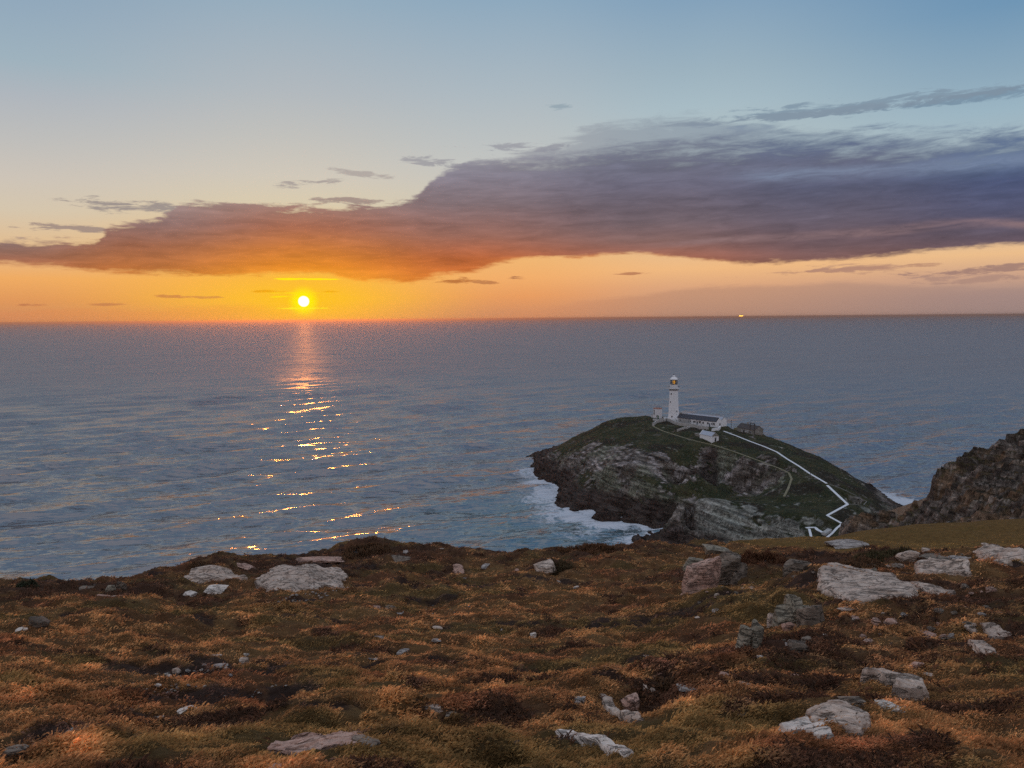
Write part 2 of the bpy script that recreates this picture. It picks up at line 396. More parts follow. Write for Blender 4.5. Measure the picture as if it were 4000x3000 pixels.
# hidden far side
for x, y, z in [(5, 520, -6), (18, 525, 0), (30, 545, 8), (60, 565, 16), (95, 565, 20), (130, 555, 16), (60, 590, -2), (100, 600, -4), (140, 590, -4), (160, 540, 12), (185, 545, -3), (200, 500, -2), (180, 500, 12), (205, 460, -2), (190, 455, 10), (215, 420, -4), (205, 400, -5), (-10, 490, -8), (-15, 460, -8), (20, 380, -9), (40, 350, -9), (60, 310, -9), (110, 270, -9), (150, 270, -4), (180, 300, 0), (205, 345, -3), (215, 375, -6), (30, 610, -10), (120, 630, -12), (200, 590, -12), (240, 500, -12), (250, 400, -12), (-30, 520, -12), (20, 320, -10), (80, 250, -10), (200, 270, -5), (240, 320, -10)]:
    ISL.append((x, y, float(z)))
isl_base = RBF(ISL, 0.0)
WALL_LINES = {
 'cliff': [(1410, 920, 31.8), (1430, 930, 31.4), (1470, 943, 30.7), (1505, 953, 29.6), (1541, 961, 28.8), (1585, 975, 27.7), (1640, 995, 26.0), (1685, 1012, 24.5), (1704, 1021, 23.7), (1710, 1034, 22.8), (1703, 1054, 21), (1694, 1072, 19.5)],
 'path': [(1563, 931, 31), (1590, 941, 30.3), (1620, 953, 29.5), (1650, 964, 28.7), (1678, 976, 27.9), (1700, 991, 27.1), (1725, 1006, 26.1), (1750, 1023, 25.0), (1786, 1044, 23.5)],
 'zig': [(1787, 1048, 23.2), (1831, 1089, 20.5), (1787, 1113, 19.5), (1818, 1130, 18.0)],
 'thin': [(1790, 1045, 23.2), (1815, 1054, 21.8), (1845, 1068, 19.5), (1872, 1083, 16.5), (1866, 1090, 16)],
 'join': [(1833, 1089, 20.3), (1850, 1089, 18.2), (1866, 1092, 16)],
 'loop': [(1818, 1132, 17.8), (1808, 1140, 17), (1797, 1152, 16), (1778, 1167, 15), (1758, 1170, 15), (1752, 1158, 15.6), (1748, 1142, 16.4)],
 'block': [(1741, 1140, 16.4), (1750, 1139, 16.5), (1761, 1139, 16.5), (1766, 1144, 16.2), (1778, 1150, 15.9)]}
WL3 = {k_: [np.array(at_z(*p_)) for p_ in v_] for k_, v_ in WALL_LINES.items()}
_seg = [(v_[i], v_[i + 1]) for v_ in WL3.values() for i in range(len(v_) - 1)]
def corridor(x, y, heights=False):
    d = np.full(x.shape, 99.0); hz_ = np.zeros(x.shape)
    for a, b in _seg:
        ab = (b - a)[:2]; t = np.clip(((x - a[0]) * ab[0] + (y - a[1]) * ab[1]) / (ab @ ab + 1e-6), 0, 1)
        dd = np.hypot(x - a[0] - t * ab[0], y - a[1] - t * ab[1]); nw = dd < d
        d = np.where(nw, dd, d); hz_ = np.where(nw, a[2] + t * (b[2] - a[2]), hz_)
    if heights: return sstep(5.5, 1.2, d), hz_
    return sstep(6.0, 1.5, d)
GUL = [((1534, 975, 26), (1530, 1085, 3), 4.2, 6.5), ((1506, 1000, 23), (1500, 1085, 3), 3.5, 4.0), ((1625, 1000, 25), (1626, 1060, 9), 1.8, 4.0), ((1681, 1024, 23), (1676, 1064, 14), 1.8, 3.0), ((1580, 990, 25), (1578, 1060, 9), 1.4, 1.6),
       ((1484, 1100, 17), (1482, 1150, 2), 1.1, 5.0), ((1497, 1098, 18), (1494, 1165, 2), 1.3, 7.0), ((1560, 1100, 17), (1556, 1170, 4), .9, 1.6), ((1420, 1045, 17), (1400, 1120, 3), 2.6, 3.2), ((1350, 1060, 11), (1345, 1110, 2), 2.2, 2.6), ((1290, 1040, 12), (1270, 1095, 3), 2.0, 2.2), ((1615, 1110, 17), (1612, 1175, 5), 1.2, 1.5)]
def gullies(x, y):
    o = 0
    for a, b, w, dpt in GUL:
        pa = np.array(at_z(*a)[:2]); pb = np.array(at_z(*b)[:2]); ab = pb - pa
        pa = pa - ab / np.linalg.norm(ab) * 1.0; ab = pb - pa
        t = ((x - pa[0]) * ab[0] + (y - pa[1]) * ab[1]) / (ab @ ab + 1e-6)
        tc = np.clip(t, -.05, 1.3); dd = np.hypot(x - pa[0] - tc * ab[0], y - pa[1] - tc * ab[1])
        o = o + dpt * np.exp(-(dd / w) ** 2) * sstep(-.12, .08, t)
    return o
def isl_H(x, y, fine=True):
    wx = 3.0 * fbm(x, y, 22, 3, 5); wy = 3.0 * fbm(x, y, 22, 3, 9)
    co = corridor(x, y)
    z = isl_base(x + wx * 0.5 * (1 - co), y + wy * 0.5 * (1 - co))
    if not fine: return z
    z = z - gullies(x, y) * (1 - co)
    e = 2.5
    sl = np.hypot(isl_base(x + e, y) - isl_base(x - e, y), isl_base(x, y + e) - isl_base(x, y - e)) / (2 * e)
    cl = sstep(0.45, 1.1, sl)
    low = sstep(9, 2, z)
    rough = np.maximum(cl, low * 0.8) * sstep(-6, 0, z) * (1 - co)
    z = z + rough * (3.6 * ridge(x, y, 17, 3, 21) * 0.5 + 2.2 * ridge(x + 0.6 * y, y * 0.6, 5.0, 4, 31) * 0.5) - 1.7 * rough
    z = z + (1 - rough) * (0.5 * fbm(x, y, 12, 3, 40)) * (1 - co) + 0.25 * fbm(x, y, 2.4, 3, 44) * (1 - .7 * co)
    # bedding ledges on the cliffs, dipping to the left
    t = (z + 0.30 * x - 0.08 * y + 1.2 * fbm(x, y, 30, 2, 50)) / 3.2
    fr = t - np.floor(t)
    z = z + rough * 2.1 * (sstep(0.30, 0.70, fr) - fr)
    # building terrace
    ch, cz = corridor(x, y, True)
    z = z * (1 - ch) + (cz - .15) * ch
    # the slope falls away below each wall: nothing on the near side stands above its foot
    az_ = np.arctan2(x, y); r = np.hypot(x, y)
    for a, b in _seg:
        a0, a1 = math.atan2(a[0], a[1]), math.atan2(b[0], b[1])
        if abs(a1 - a0) < 1e-4: continue
        t = (az_ - a0) / (a1 - a0); ins = (t > -.03) & (t < 1.03); tc = np.clip(t, 0, 1)
        rw = np.hypot(a[0], a[1]) * (1 - tc) + np.hypot(b[0], b[1]) * tc; zw = a[2] * (1 - tc) + b[2] * tc
        los = 100 - (100 - zw) * r / rw - .1
        z = np.where(ins & (r < rw) & (r > rw - 45) & (z > los), los - .15 * (z - los), z)
    return z
def flat_spots(x, y, z):
    for fx, fy, fz, r in TERR:
        k = sstep(r * 1.5, r * 0.8, np.hypot(x - fx, y - fy)); z = z * (1 - k) + fz * k
    return z
TERR = []
def hit(Hf, sx, sy, d0, d1, n=1500):
    d = ray(sx, sy); h = math.hypot(d[0], d[1])
    ts = np.exp(np.linspace(math.log(d0), math.log(d1), n)) / h
    P = EYE + ts[:, None] * d
    z = Hf(P[:, 0], P[:, 1]); under = P[:, 2] < z
    i = int(np.argmax(under)) if under.any() else n - 1
    if i == 0: return np.array([P[0, 0], P[0, 1], z[0]])
    a, b = P[i - 1, 2] - z[i - 1], z[i] - P[i, 2]
    k = a / (a + b + 1e-9); q = P[i - 1] * (1 - k) + P[i] * k
    return q
# terraces levelled for the buildings
for sx, sy, z, r in [(1455, 909, 32.5, 8), (1475, 912, 32.4, 8), (1500, 914, 32.4, 9), (1525, 917, 32.3, 9), (1548, 921, 32.2, 8), (1428, 904, 32.3, 7), (1527, 946, 30.4, 6), (1604, 931, 30.3, 7), (1624, 935, 30.1, 7)]:
    p = at_z(sx, sy, z); TERR.append((p[0], p[1] + 3, z, r))
def H_isl(x, y): return flat_spots(x, y, isl_H(x, y))

def land_attrs(x, y, z, nz):
    pass
GX = np.arange(-22, 232, 0.5); GY = np.arange(262, 618, 0.5)
gx, gy = np.meshgrid(GX, GY); gz = H_isl(gx, gy)
gz = np.maximum(gz, -7)
ny, nx_ = gz.shape
dzy, dzx = np.gradient(gz, 0.5)
slope = np.hypot(dzx, dzy)
# overhang detail: push cliff faces sideways a little
kx = sstep(0.7, 1.6, slope)
gx2 = gx + kx * 0.9 * fbm(gy, gz * 2.2, 5, 3, 61); gy2 = gy + kx * 1.1 * fbm(gx + 0.3 * gy, gz * 2.6 + gx * 0.6, 6, 3, 63)
sb = slope.copy()
for _ in range(3):
    sb[1:-1, 1:-1] = (sb[1:-1, 1:-1] * 2 + sb[:-2, 1:-1] + sb[2:, 1:-1] + sb[1:-1, :-2] + sb[1:-1, 2:]) / 6
fn_ = fbm(gx, gy + gz * 1.5, 2.6, 3, 71)
rockm = sstep(0.82, 1.12, sb + 0.45 * fbm(gx, gy, 16, 4, 70) + .35 * fn_)
# bare rock under the left skyline and on the lower flank
def blob(x, y, p, rx, ry): return np.exp(-((x - p[0]) / rx) ** 2 - ((y - p[1]) / ry) ** 2)
bare = sum(blob(gx, gy, zp(sx, sy, z), r, r * 1.1) for sx, sy, z, r in [(1290, 1000, 17, 17), (1250, 990, 15, 12), (1370, 1030, 15, 14), (1330, 1015, 17, 12), (1560, 1110, 16, 14), (1500, 1110, 15, 9), (1640, 1040, 18, 10), (1440, 1040, 14, 10)])
rockm = np.clip(np.maximum(rockm, sstep(0.42, 0.66, bare + 0.6 * fbm(gx, gy, 9, 4, 73) + .4 * fn_)), 0, 1)
rockm = np.maximum(rockm, sstep(11.5, 7.5, gz + 2 * fbm(gx, gy, 14, 3, 75)))
wet = sstep(12.5, 8.0, gz + sstep(60, 110, gx) * 4.0  + 2.2 * fbm(gx, gy, 17, 3, 77) + 1.0 * fbm(gx, gy, 4, 2, 79))
def mixc(a, b, k): return a * (1 - k[..., None]) + b * k[..., None]
C = lambda *c: np.array(c, float)
grey = mixc(C(.080, .064, .052), C(.20, .172, .148), sstep(-.3, .5, fbm(gx, gy + gz * 2, 11, 4, 80)))
grey = mixc(grey, C(.29, .25, .235), sstep(.25, .42, fbm(gx + 5, gy + gz * 1.5, 7, 4, 83) + .5 * fn_) * sstep(4, 9, gz) * .85)
grey = mixc(grey, C(.14, .145, .10), sstep(.0, .5, fbm(gx, gy, 20, 3, 86)) * 0.7)
pen = sstep(350, 320, gy + 0.0 * gx) * sstep(70, 85, gx)
grey = mixc(grey, C(.24, .24, .205), pen * 0.8)
gd_ = gullies(gx, gy)
grey = mixc(grey, C(.055, .040, .034), sstep(1.0, 3.5, gd_) * .75)
strat = 0.5 + 0.5 * np.sin((gz * 2.1 + gx * 0.55 + 1.0 * fbm(gx, gy, 14, 3, 88)) * 1.5)
grey = grey * (0.80 + 0.75 * strat ** 1.5)[..., None]
grey = mixc(grey, C(.050, .034, .028), wet * 0.9)
veg = mixc(C(.036, .040, .018), C(.060, .056, .026), sstep(-.3, .4, fbm(gx, gy, 9, 4, 90)))
veg = mixc(veg, C(.032, .024, .017), sstep(.05, .5, fbm(gx, gy, 18, 4, 93)) * .8)
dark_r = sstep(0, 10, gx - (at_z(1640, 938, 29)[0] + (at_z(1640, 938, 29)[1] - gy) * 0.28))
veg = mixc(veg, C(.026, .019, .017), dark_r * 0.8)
veg = mixc(veg, C(.16, .15, .12), sstep(.62, .8, fbm(gx, gy, 3.0, 2, 96)) * .5)
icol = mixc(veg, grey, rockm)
idx = np.arange(gz.size).reshape(gz.shape)
keepq = (gz[:-1, :-1] > -6.9) | (gz[1:, 1:] > -6.9) | (gz[:-1, 1:] > -6.9) | (gz[1:, :-1] > -6.9)
fa = grid_faces(ny, nx_)[keepq.ravel()]
def compact(V, F, *arrs):
    used = np.zeros(len(V), bool); used[F.ravel()] = True
    mp = np.cumsum(used) - 1
    return V[used], mp[F], [a[used] for a in arrs]

def terrain_mat(name, scale=1.0, rockiness=1.0):
    m, q = new_mat(name)
    a = q.n('ShaderNodeAttribute', attribute_name='col').outputs['Color']
    r = q.n('ShaderNodeAttribute', attribute_name='rock').outputs['Fac']
    P = q.n('ShaderNodeNewGeometry').outputs['Position']
    n1 = q.noise(P, 0.9 / scale, 8, 0.62); n2 = q.noise(P, 4.0 / scale, 6, 0.65)
    x, y, z = q.sep(P)
    sv = q.xyz(q.m('MULTIPLY', x, 0.25), q.m('MULTIPLY', y, 0.25), q.m('MULTIPLY_ADD', x, 0.35, q.m('MULTIPLY', z, 1.9)))
    n3 = q.noise(sv, 0.42 / scale, 5, 0.62)
    k = q.m('ADD', q.rng(n1, .3, .7, .40, 1.6), q.m('MULTIPLY', q.m('SUBTRACT', n2, .5), 1.8))
    col = q.v('SCALE', a, scale=k)
    col = q.v('MULTIPLY', col, None)
    nd = col.node; k3 = q.m('MULTIPLY_ADD', q.m('MULTIPLY', r, q.m('SUBTRACT', n3, .5)), 3.6, 1.0, clamp=False)
    q.put(nd.inputs[1], q.xyz(k3, k3, k3))
    h = q.m('ADD', q.m('MULTIPLY', n1, 1.0), q.m('ADD', q.m('MULTIPLY', n2, .35), q.m('MULTIPLY', q.m('MULTIPLY', n3, r), 1.6)))
    return finish(m, q, bsdf(q, col, 0.92, 0.15, bump(q, h, 1.0 * scale, 0.9)))
IM = terrain_mat('island_rock_and_turf')
V = np.stack([gx2, gy2, gz], -1).reshape(-1, 3)
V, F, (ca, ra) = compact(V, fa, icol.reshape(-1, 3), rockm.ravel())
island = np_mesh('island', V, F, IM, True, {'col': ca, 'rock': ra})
tag(island, 'steep rocky island of grey cliffs and dark turf under the lighthouse', 'island', kind='structure')

# ------------------------------------------------------------------ near headland on the right
HD = []
for sx, sy, d in [(2022, 1009, 190), (2049, 990, 196), (2066, 983, 198), (2110, 973, 200), (2146, 961, 203), (2170, 947, 206), (2198, 938, 208), (2212, 930, 210), (2260, 918, 215), (2330, 900, 220),
                  (2060, 1005, 191), (2090, 990, 195), (2110, 990, 192), (2130, 975, 198), (2146, 985, 192), (2170, 962, 201), (2180, 985, 190), (2200, 950, 204), (2212, 965, 197), (2212, 990, 186), (2240, 935, 208), (2260, 960, 196), (2300, 960, 190), (2026, 1035, 188), (2030, 1062, 186), (2060, 1040, 180), (2120, 1030, 175), (2180, 1020, 172), (2250, 1010, 170), (2060, 1090, 168), (2120, 1090, 158), (2200, 1090, 150), (2280, 1080, 145),
                  (2100, 1130, 140), (2180, 1130, 130), (2212, 1145, 122), (2280, 1140, 120), (2050, 1145, 145),
                  (1978, 1085, 200), (1935, 1100, 212), (1894, 1112, 222), (1856, 1111, 230), (1850, 1118, 226), (1828, 1123, 232), (1822, 1135, 226),
                  (1900, 1130, 205), (1960, 1115, 195), (1950, 1140, 180), (1880, 1150, 190), (1820, 1160, 205), (1804, 1163, 208), (1990, 1100, 190)]:
    HD.append(dp(sx, sy, d))
for p_ in [dp(2012, 1080, 190), dp(2006, 1078, 196), dp(2013, 1079, 184)]: HD.append(p_)
for sx, sy, d, dz in [(2005, 1075, 215, -14), (2018, 1010, 205, -26), (2020, 1035, 215, -34), (2060, 975, 222, -22), (2146, 950, 235, -25), (2212, 925, 245, -25), (2300, 900, 260, -30), (1960, 1085, 225, -22), (1894, 1105, 245, -22), (1840, 1105, 248, -24), (1812, 1120, 245, -30), (1796, 1150, 225, -30), (1795, 1170, 205, -35),
                      (2049, 984, 203, -3), (2090, 976, 206, -3), (2130, 966, 209, -3), (2170, 948, 213, -3.5), (2212, 930, 218, -4), (2260, 918, 224, -5), (2020, 980, 260, -60), (2150, 940, 300, -62), (2300, 900, 320, -62), (1780, 1130, 280, -45), (1880, 1090, 290, -42)]:
    p = dp(sx, sy, d); HD.append((p[0], p[1], max(p[2] + dz, -3)))
HOFF = -1.3
for sx, sy, d, z in [(2060, 1170, 110, 64), (1900, 1180, 115, 55), (1780, 1180, 150, 38), (2212, 1165, 100, 70), (2330, 1150, 100, 72), (1650, 1170, 150, 20), (1700, 1170, 200, 10), (1600, 1170, 110, 30)]:
    p = at_d(sx, sy, d); HD.append((p[0], p[1], z))
hd_base = RBF(HD, 0.0)
def H_hd(x, y):
    wx = 2.2 * fbm(x, y, 14, 3, 105); wy = 2.2 * fbm(x, y, 14, 3, 109)
    z = hd_base(x + wx * .5, y + wy * .5)
    amp = sstep(48, 60, z) * 0.6 + 0.4
    z = z + amp * (1.9 * ridge(x, y, 11, 4, 121) * .6 + 1.5 * ridge(x * .6 + y * .5, y, 4, 4, 126) * .6) - .6
    t = (z + 0.18 * x + 0.10 * y + .8 * fbm(x, y, 18, 2, 130)) / 1.5
    fr = t - np.floor(t)
    return z - 2.0 * amp + 1.3 * (sstep(0.3, 0.7, fr) - fr) + 0.25 * fbm(x, y, 1.7, 3, 135)
hgx, hgy = np.meshgrid(np.arange(62, 236, 0.4), np.arange(84, 300, 0.4)); hgz = np.maximum(H_hd(hgx, hgy), -4)
d2y, d2x = np.gradient(hgz, 0.4); hs = np.hypot(d2x, d2y)
hr = sstep(.35, .8, hs + .5 * fbm(hgx, hgy, 6, 4, 140))
hcol = mixc(C(.085, .062, .048), C(.22, .175, .145), sstep(-.3, .5, fbm(hgx, hgy + hgz, 6, 4, 143)))
hcol = mixc(hcol, C(.24, .14, .075), sstep(.0, .4, fbm(hgx, hgy, 9, 3, 146)) * .7)
hcol = mixc(hcol, C(.42, .35, .29), sstep(.3, .6, fbm(hgx, hgy, 2.6, 3, 148)) * .6)
hveg = mixc(C(.045, .034, .02), C(.11, .07, .028), sstep(-.2, .5, fbm(hgx, hgy, 7, 4, 150)))
hveg = mixc(hveg, C(.13, .10, .035), blob(hgx, hgy, dp(1985, 1100, 192), 16, 10))
hcol = mixc(hveg, hcol, hr) * .78
Vh = np.stack([hgx + .5 * fbm(hgy, hgz, 4, 2, 152) * hr, hgy + .5 * fbm(hgx, hgz, 4, 2, 154) * hr, hgz], -1).reshape(-1, 3)
HM = terrain_mat('headland_rock', 0.6)
fh = grid_faces(*hgz.shape); kh = (hgz[:-1, :-1] > -3.9).ravel()
Vh, Fh, (hc, hrr) = compact(Vh, fh[kh], hcol.reshape(-1, 3), hr.ravel())
headland = np_mesh('headland', Vh, Fh, HM, True, {'col': hc, 'rock': hrr})
tag(headland, 'broken brown cliff headland rising at the right edge above the meadow', 'cliff', kind='structure')

# ------------------------------------------------------------------ sea
def build_sea():
    inner = np.linspace(-37, 37, 1700)
    azs = np.concatenate([np.linspace(-180, -38, 60), inner, np.linspace(38, 180, 60)])
    dep = np.concatenate([np.linspace(80, 25, 12)[:-1], np.concatenate([np.arange(25, 5, -0.033), np.arange(5, 0.30, -0.05)]), np.array([0.25, .2, .15, .1, .07])])
    R = 100.0 / np.tan(np.radians(dep))
    dR = np.abs(np.gradient(R))
    A, RR = np.meshgrid(np.radians(azs), R)
    x = RR * np.sin(A); y = RR * np.cos(A); z = np.zeros_like(x); dx = np.zeros_like(x); dy = np.zeros_like(x)
    rs = np.random.RandomState(5)
    samp = np.maximum(dR[:, None], 0.0)
    for i in range(96):
        lam = 4.5 * (62 / 4.5) ** (rs.rand() ** 0.9)
        th = math.radians((-76 + rs.randn() * 15) if lam < 16 else (-60 + rs.randn() * 11))
        kx, ky = math.cos(th), math.sin(th)
        amp = (0.0066 if lam < 16 else 0.0066) * lam * (0.7 + 0.6 * rs.rand()) * (1.25 if lam > 24 else 1.0)
        k = 2 * math.pi / lam
        w = sstep(0.55, 0.22, samp / lam)
        ph = k * (kx * x + ky * y) + rs.rand() * 6.28 + 1.2 * pnoise(x / (lam * 5), y / (lam * 5), i)
        grp = 0.6 + 0.55 * pnoise(x / (lam * 6) + i, y / (lam * 6), 7)
        z += w * grp * amp * np.cos(ph); s = w * grp * amp * np.sin(ph) * 0.9
        dx += kx * s; dy += ky * s
    ddx = x - dx; ddy = y - dy
    # foam
    near = (x > -60) & (x < 300) & (y > 180) & (y < 700)
    foam = np.zeros_like(x); teal = np.zeros_like(x)
    hx = isl_base(x[near], y[near])
    lee = blob(x[near], y[near], zp(1290, 1130, 0), 60, 34) + blob(x[near], y[near], zp(1170, 1040, 0), 34, 45) + blob(x[near], y[near], zp(1935, 1085, 0), 30, 30) + blob(x[near], y[near], zp(1430, 1160, 0), 30, 30)
    f = sstep(-7.5, 0.5, hx) * (0.25 + 0.9 * np.clip(lee, 0, 1))
    for sx, sy, rx, ry, s in [(1145, 1020, 11, 20, .6), (1160, 1040, 12, 16, .72), (1175, 1075, 14, 18, .55), (1190, 1115, 14, 18, .5), (1185, 1065, 10, 16, .8), (1200, 1095, 10, 16, .7), (1230, 1115, 12, 10, .85), (1265, 1120, 14, 9, .9), (1310, 1132, 14, 8, .9), (1340, 1128, 12, 7, .8), (1375, 1150, 9, 8, .4), (1395, 1175, 7, 7, .7), (1440, 1143, 9, 3, .6), (1940, 1085, 14, 10, .9), (1130, 1010, 8, 14, .3), (1270, 1150, 22, 14, .38), (1330, 1165, 25, 14, .35), (1600, 912, 40, 30, .0)]:
        f = np.maximum(f, 1.25 * s * blob(x[near], y[near], zp(sx, sy, 0), rx, ry))
    foam[near] = f
    teal[near] = np.clip(blob(x[near], y[near], zp(1300, 1150, 0), 75, 60) + .6 * blob(x[near], y[near], zp(1180, 1100, 0), 60, 70), 0, 1)
    V = np.stack([ddx, ddy, z], -1).reshape(-1, 3)
    m, q = new_mat('sea_water')
    P = q.n('ShaderNodeNewGeometry'); N = P.outputs['Normal']; P = P.outputs['Position']
    dist = q.v('LENGTH', P)
    rot = q.n('ShaderNodeVectorRotate', rotation_type='Z_AXIS'); q.put(rot.inputs['Vector'], P); rot.inputs['Angle'].default_value = math.radians(74)
    rp = rot.outputs[0]
    X_, Y_, Z_ = q.sep(rp)
    def lay(sc, det, st, amp, warp=0.0, rr=.6):
        # anisotropic cell: short along the wind, long across it; colour channels act as the slopes
        v = q.xyz(q.m('MULTIPLY', X_, 1.0), q.m('MULTIPLY', Y_, st), 0.0)
        c = q.noise(v, sc, det, rr, out=1, dist=warp)
        return q.v('SCALE', q.v('SUBTRACT', c, (0.5, 0.5, 0.5)), scale=amp)
    # small near ripples, mid chop, far chop fades in where the mesh no longer carries it
    far = q.rng(dist, 500, 2200, smooth=True)
    s1 = lay(1.2, 3, .30, 0.5, .3); s2 = lay(.42, 2, .16, .9, .2); s3 = lay(.15, 2, .13, .65, .2); s4 = lay(.05, 2, .12, .7, .2); s5 = lay(.016, 2, .15, .5)
    s3 = q.v('SCALE', s3, scale=q.m('MULTIPLY_ADD', far, .6, .4))
    s4 = q.v('SCALE', s4, scale=q.m('MULTIPLY_ADD', far, .85, .15))
    s5 = q.v('SCALE', s5, scale=q.m('MULTIPLY_ADD', far, .92, .08))
    tot = q.v('ADD', q.v('ADD', q.v('ADD', s1, s2), s5), q.v('ADD', s3, s4))
    # gusts: patches of rougher and smoother water
    gust = q.rng(q.noise(q.xyz(q.m('MULTIPLY', X_, .0035), q.m('MULTIPLY', Y_, .0016), 2.0), 1.0, 4, .6), .3, .7, .72, 1.25)
    tot = q.v('SCALE', tot, scale=q.m('MULTIPLY', gust, SEA_ROUGH))
    a, b, _ = q.sep(tot)
    rb = q.n('ShaderNodeVectorRotate', rotation_type='Z_AXIS'); q.put(rb.inputs['Vector'], q.xyz(a, q.m('MULTIPLY', b, 1.2), 0.0)); rb.inputs['Angle'].default_value = math.radians(-74)
    nrm = q.v('NORMALIZE', q.v('ADD', N, rb.outputs[0]))
    fo = q.n('ShaderNodeAttribute', attribute_name='foam').outputs['Fac']
    te = q.n('ShaderNodeAttribute', attribute_name='teal').outputs['Fac']
    fn = q.noise(P, .22, 8, .66, dist=1.2); fn2 = q.noise(P, 1.1, 6, .7, dist=.8)
    fk = q.m('ADD', fo, q.m('ADD', q.m('MULTIPLY', q.m('SUBTRACT', fn, .5), 1.9), q.m('MULTIPLY', q.m('SUBTRACT', fn2, .5), .9)))
    fm = q.m('MULTIPLY', q.rng(fk, .34, .72), q.rng(fo, .03, .2))
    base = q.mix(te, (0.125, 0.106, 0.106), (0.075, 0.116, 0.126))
    rgh = q.rng(dist, 420, 1800, SEA_R, SEA_RF, smooth=True)
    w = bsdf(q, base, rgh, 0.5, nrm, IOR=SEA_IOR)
    foamb = bsdf(q, (0.62, 0.64, 0.68), 0.9, 0.2, nrm)
    mx = q.n('ShaderNodeMixShader'); q.put(mx.inputs[0], fm)
    q.t.links.new(w, mx.inputs[1]); q.t.links.new(foamb, mx.inputs[2])
    finish(m, q, mx.outputs[0])
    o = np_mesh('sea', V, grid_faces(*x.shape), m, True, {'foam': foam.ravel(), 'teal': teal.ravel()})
    tag(o, 'wind ruffled sea with the sunset glitter path', 'sea', kind='structure')
    return o
build_sea()

# ------------------------------------------------------------------ moor (foreground ground)
EDGE = [(-250, 1290, 33), (-120, 1278, 34), (0, 1268, 34), (150, 1263, 35), (340, 1237, 36), (430, 1218, 37), (520, 1209, 38), (660, 1196, 39), (720, 1183, 40), (790, 1176, 40), (870, 1172, 40), (960, 1176, 39), (1060, 1190, 38), (1140, 1196, 38), (1200, 1186, 40), (1300, 1186, 41), (1400, 1189, 42), (1500, 1180, 45), (1570, 1173, 52), (1650, 1170, 60), (1760, 1170, 68), (1850, 1164, 75), (1950, 1161, 80), (2070, 1157, 84), (2212, 1152, 84), (2350, 1140, 84), (2500, 1125, 84)]
GR = [(0, 0, 98.35), (0, 2.5, 97.3), (-6, 2, 97.4), (6, 2, 97.5), (-14, 3, 96.6), (14, 3, 97.4), (0, -8, 100.5), (-20, -5, 99), (20, -5, 101), (0, -40, 108), (-40, -30, 106), (40, -30, 108), (40, 10, 95), (-40, 8, 94)]
for sx, sy, d in EDGE:
    GR.append(dp(sx, sy, d))
    a = at_d(sx, sy, d)
    for k, dz in ((1.15, -5.0), (1.5, -26), (2.0, -58)):
        if sx > 1550 and k > 1.4: dz = dz * 0.8
        GR.append((a[0] * k, a[1] * k, a[2] + dz))
for sy, row in [(1659, [(-300, 8.5), (0, 8.0), (550, 7.5), (1106, 7.0), (1650, 7.0), (2212, 8.0), (2500, 8.5)]),
                (1560, [(0, 10.2), (550, 9.6), (800, 8.9), (1106, 9.0), (1400, 8.6), (1750, 8.6), (2212, 9.4)]),
                (1500, [(-200, 12.2), (0, 12), (550, 11.4), (1106, 10.4), (1350, 10.2), (1650, 10.2), (1930, 10.0), (2212, 11)]),
                (1440, [(0, 14.4), (550, 13.8), (1106, 13.2), (1500, 12.2), (1780, 11.6), (2212, 12.8)]),
                (1390, [(-200, 17), (0, 17), (550, 16.4), (1106, 16), (1500, 14.8), (1700, 12.6), (1850, 13.6), (2212, 15)]),
                (1340, [(0, 22), (550, 20.5), (1106, 20), (1480, 18.5), (1640, 16.8), (1760, 15), (1900, 16.2), (2212, 17.5)]),
                (1300, [(0, 28), (250, 27), (550, 25), (1106, 24.5), (1500, 23), (1700, 17.5), (1850, 18), (2212, 20)]),
                (1258, [(420, 32), (650, 30), (900, 30), (1106, 30), (1320, 30), (1480, 27.5), (1650, 26), (1780, 20.5), (1900, 21.5), (2212, 23.5)]),
                (1228, [(560, 36), (760, 34.5), (980, 33.5), (1106, 33), (1300, 33.5), (1460, 31), (1600, 29), (1760, 30), (1950, 25.5), (2100, 25.5), (2212, 26)]),
                (1207, [(1480, 37), (1600, 36), (1740, 35), (1860, 36), (2000, 30), (2212, 29)]),
                (1196, [(1640, 48), (1740, 46), (1850, 44), (1980, 44), (2100, 38), (2212, 36)]),
                (1180, [(1640, 58), (1750, 60), (1860, 60), (2000, 60), (2212, 56), (2350, 54)])]:
    for sx, d in row: GR.append(dp(sx, sy, d))
gr_base = RBF(GR, 0.02)
def meadow_k(x, y):
    a = at_d(1560, 1185, 50); b = at_d(2212, 1198, 40)
    # meadow: far strip on the right
    az_ = np.degrees(np.arctan2(x, y)); r = np.hypot(x, y)
    return sstep(13.5, 19, az_) * sstep(40, 50, r + 0.12 * (az_ - 20) * 3)
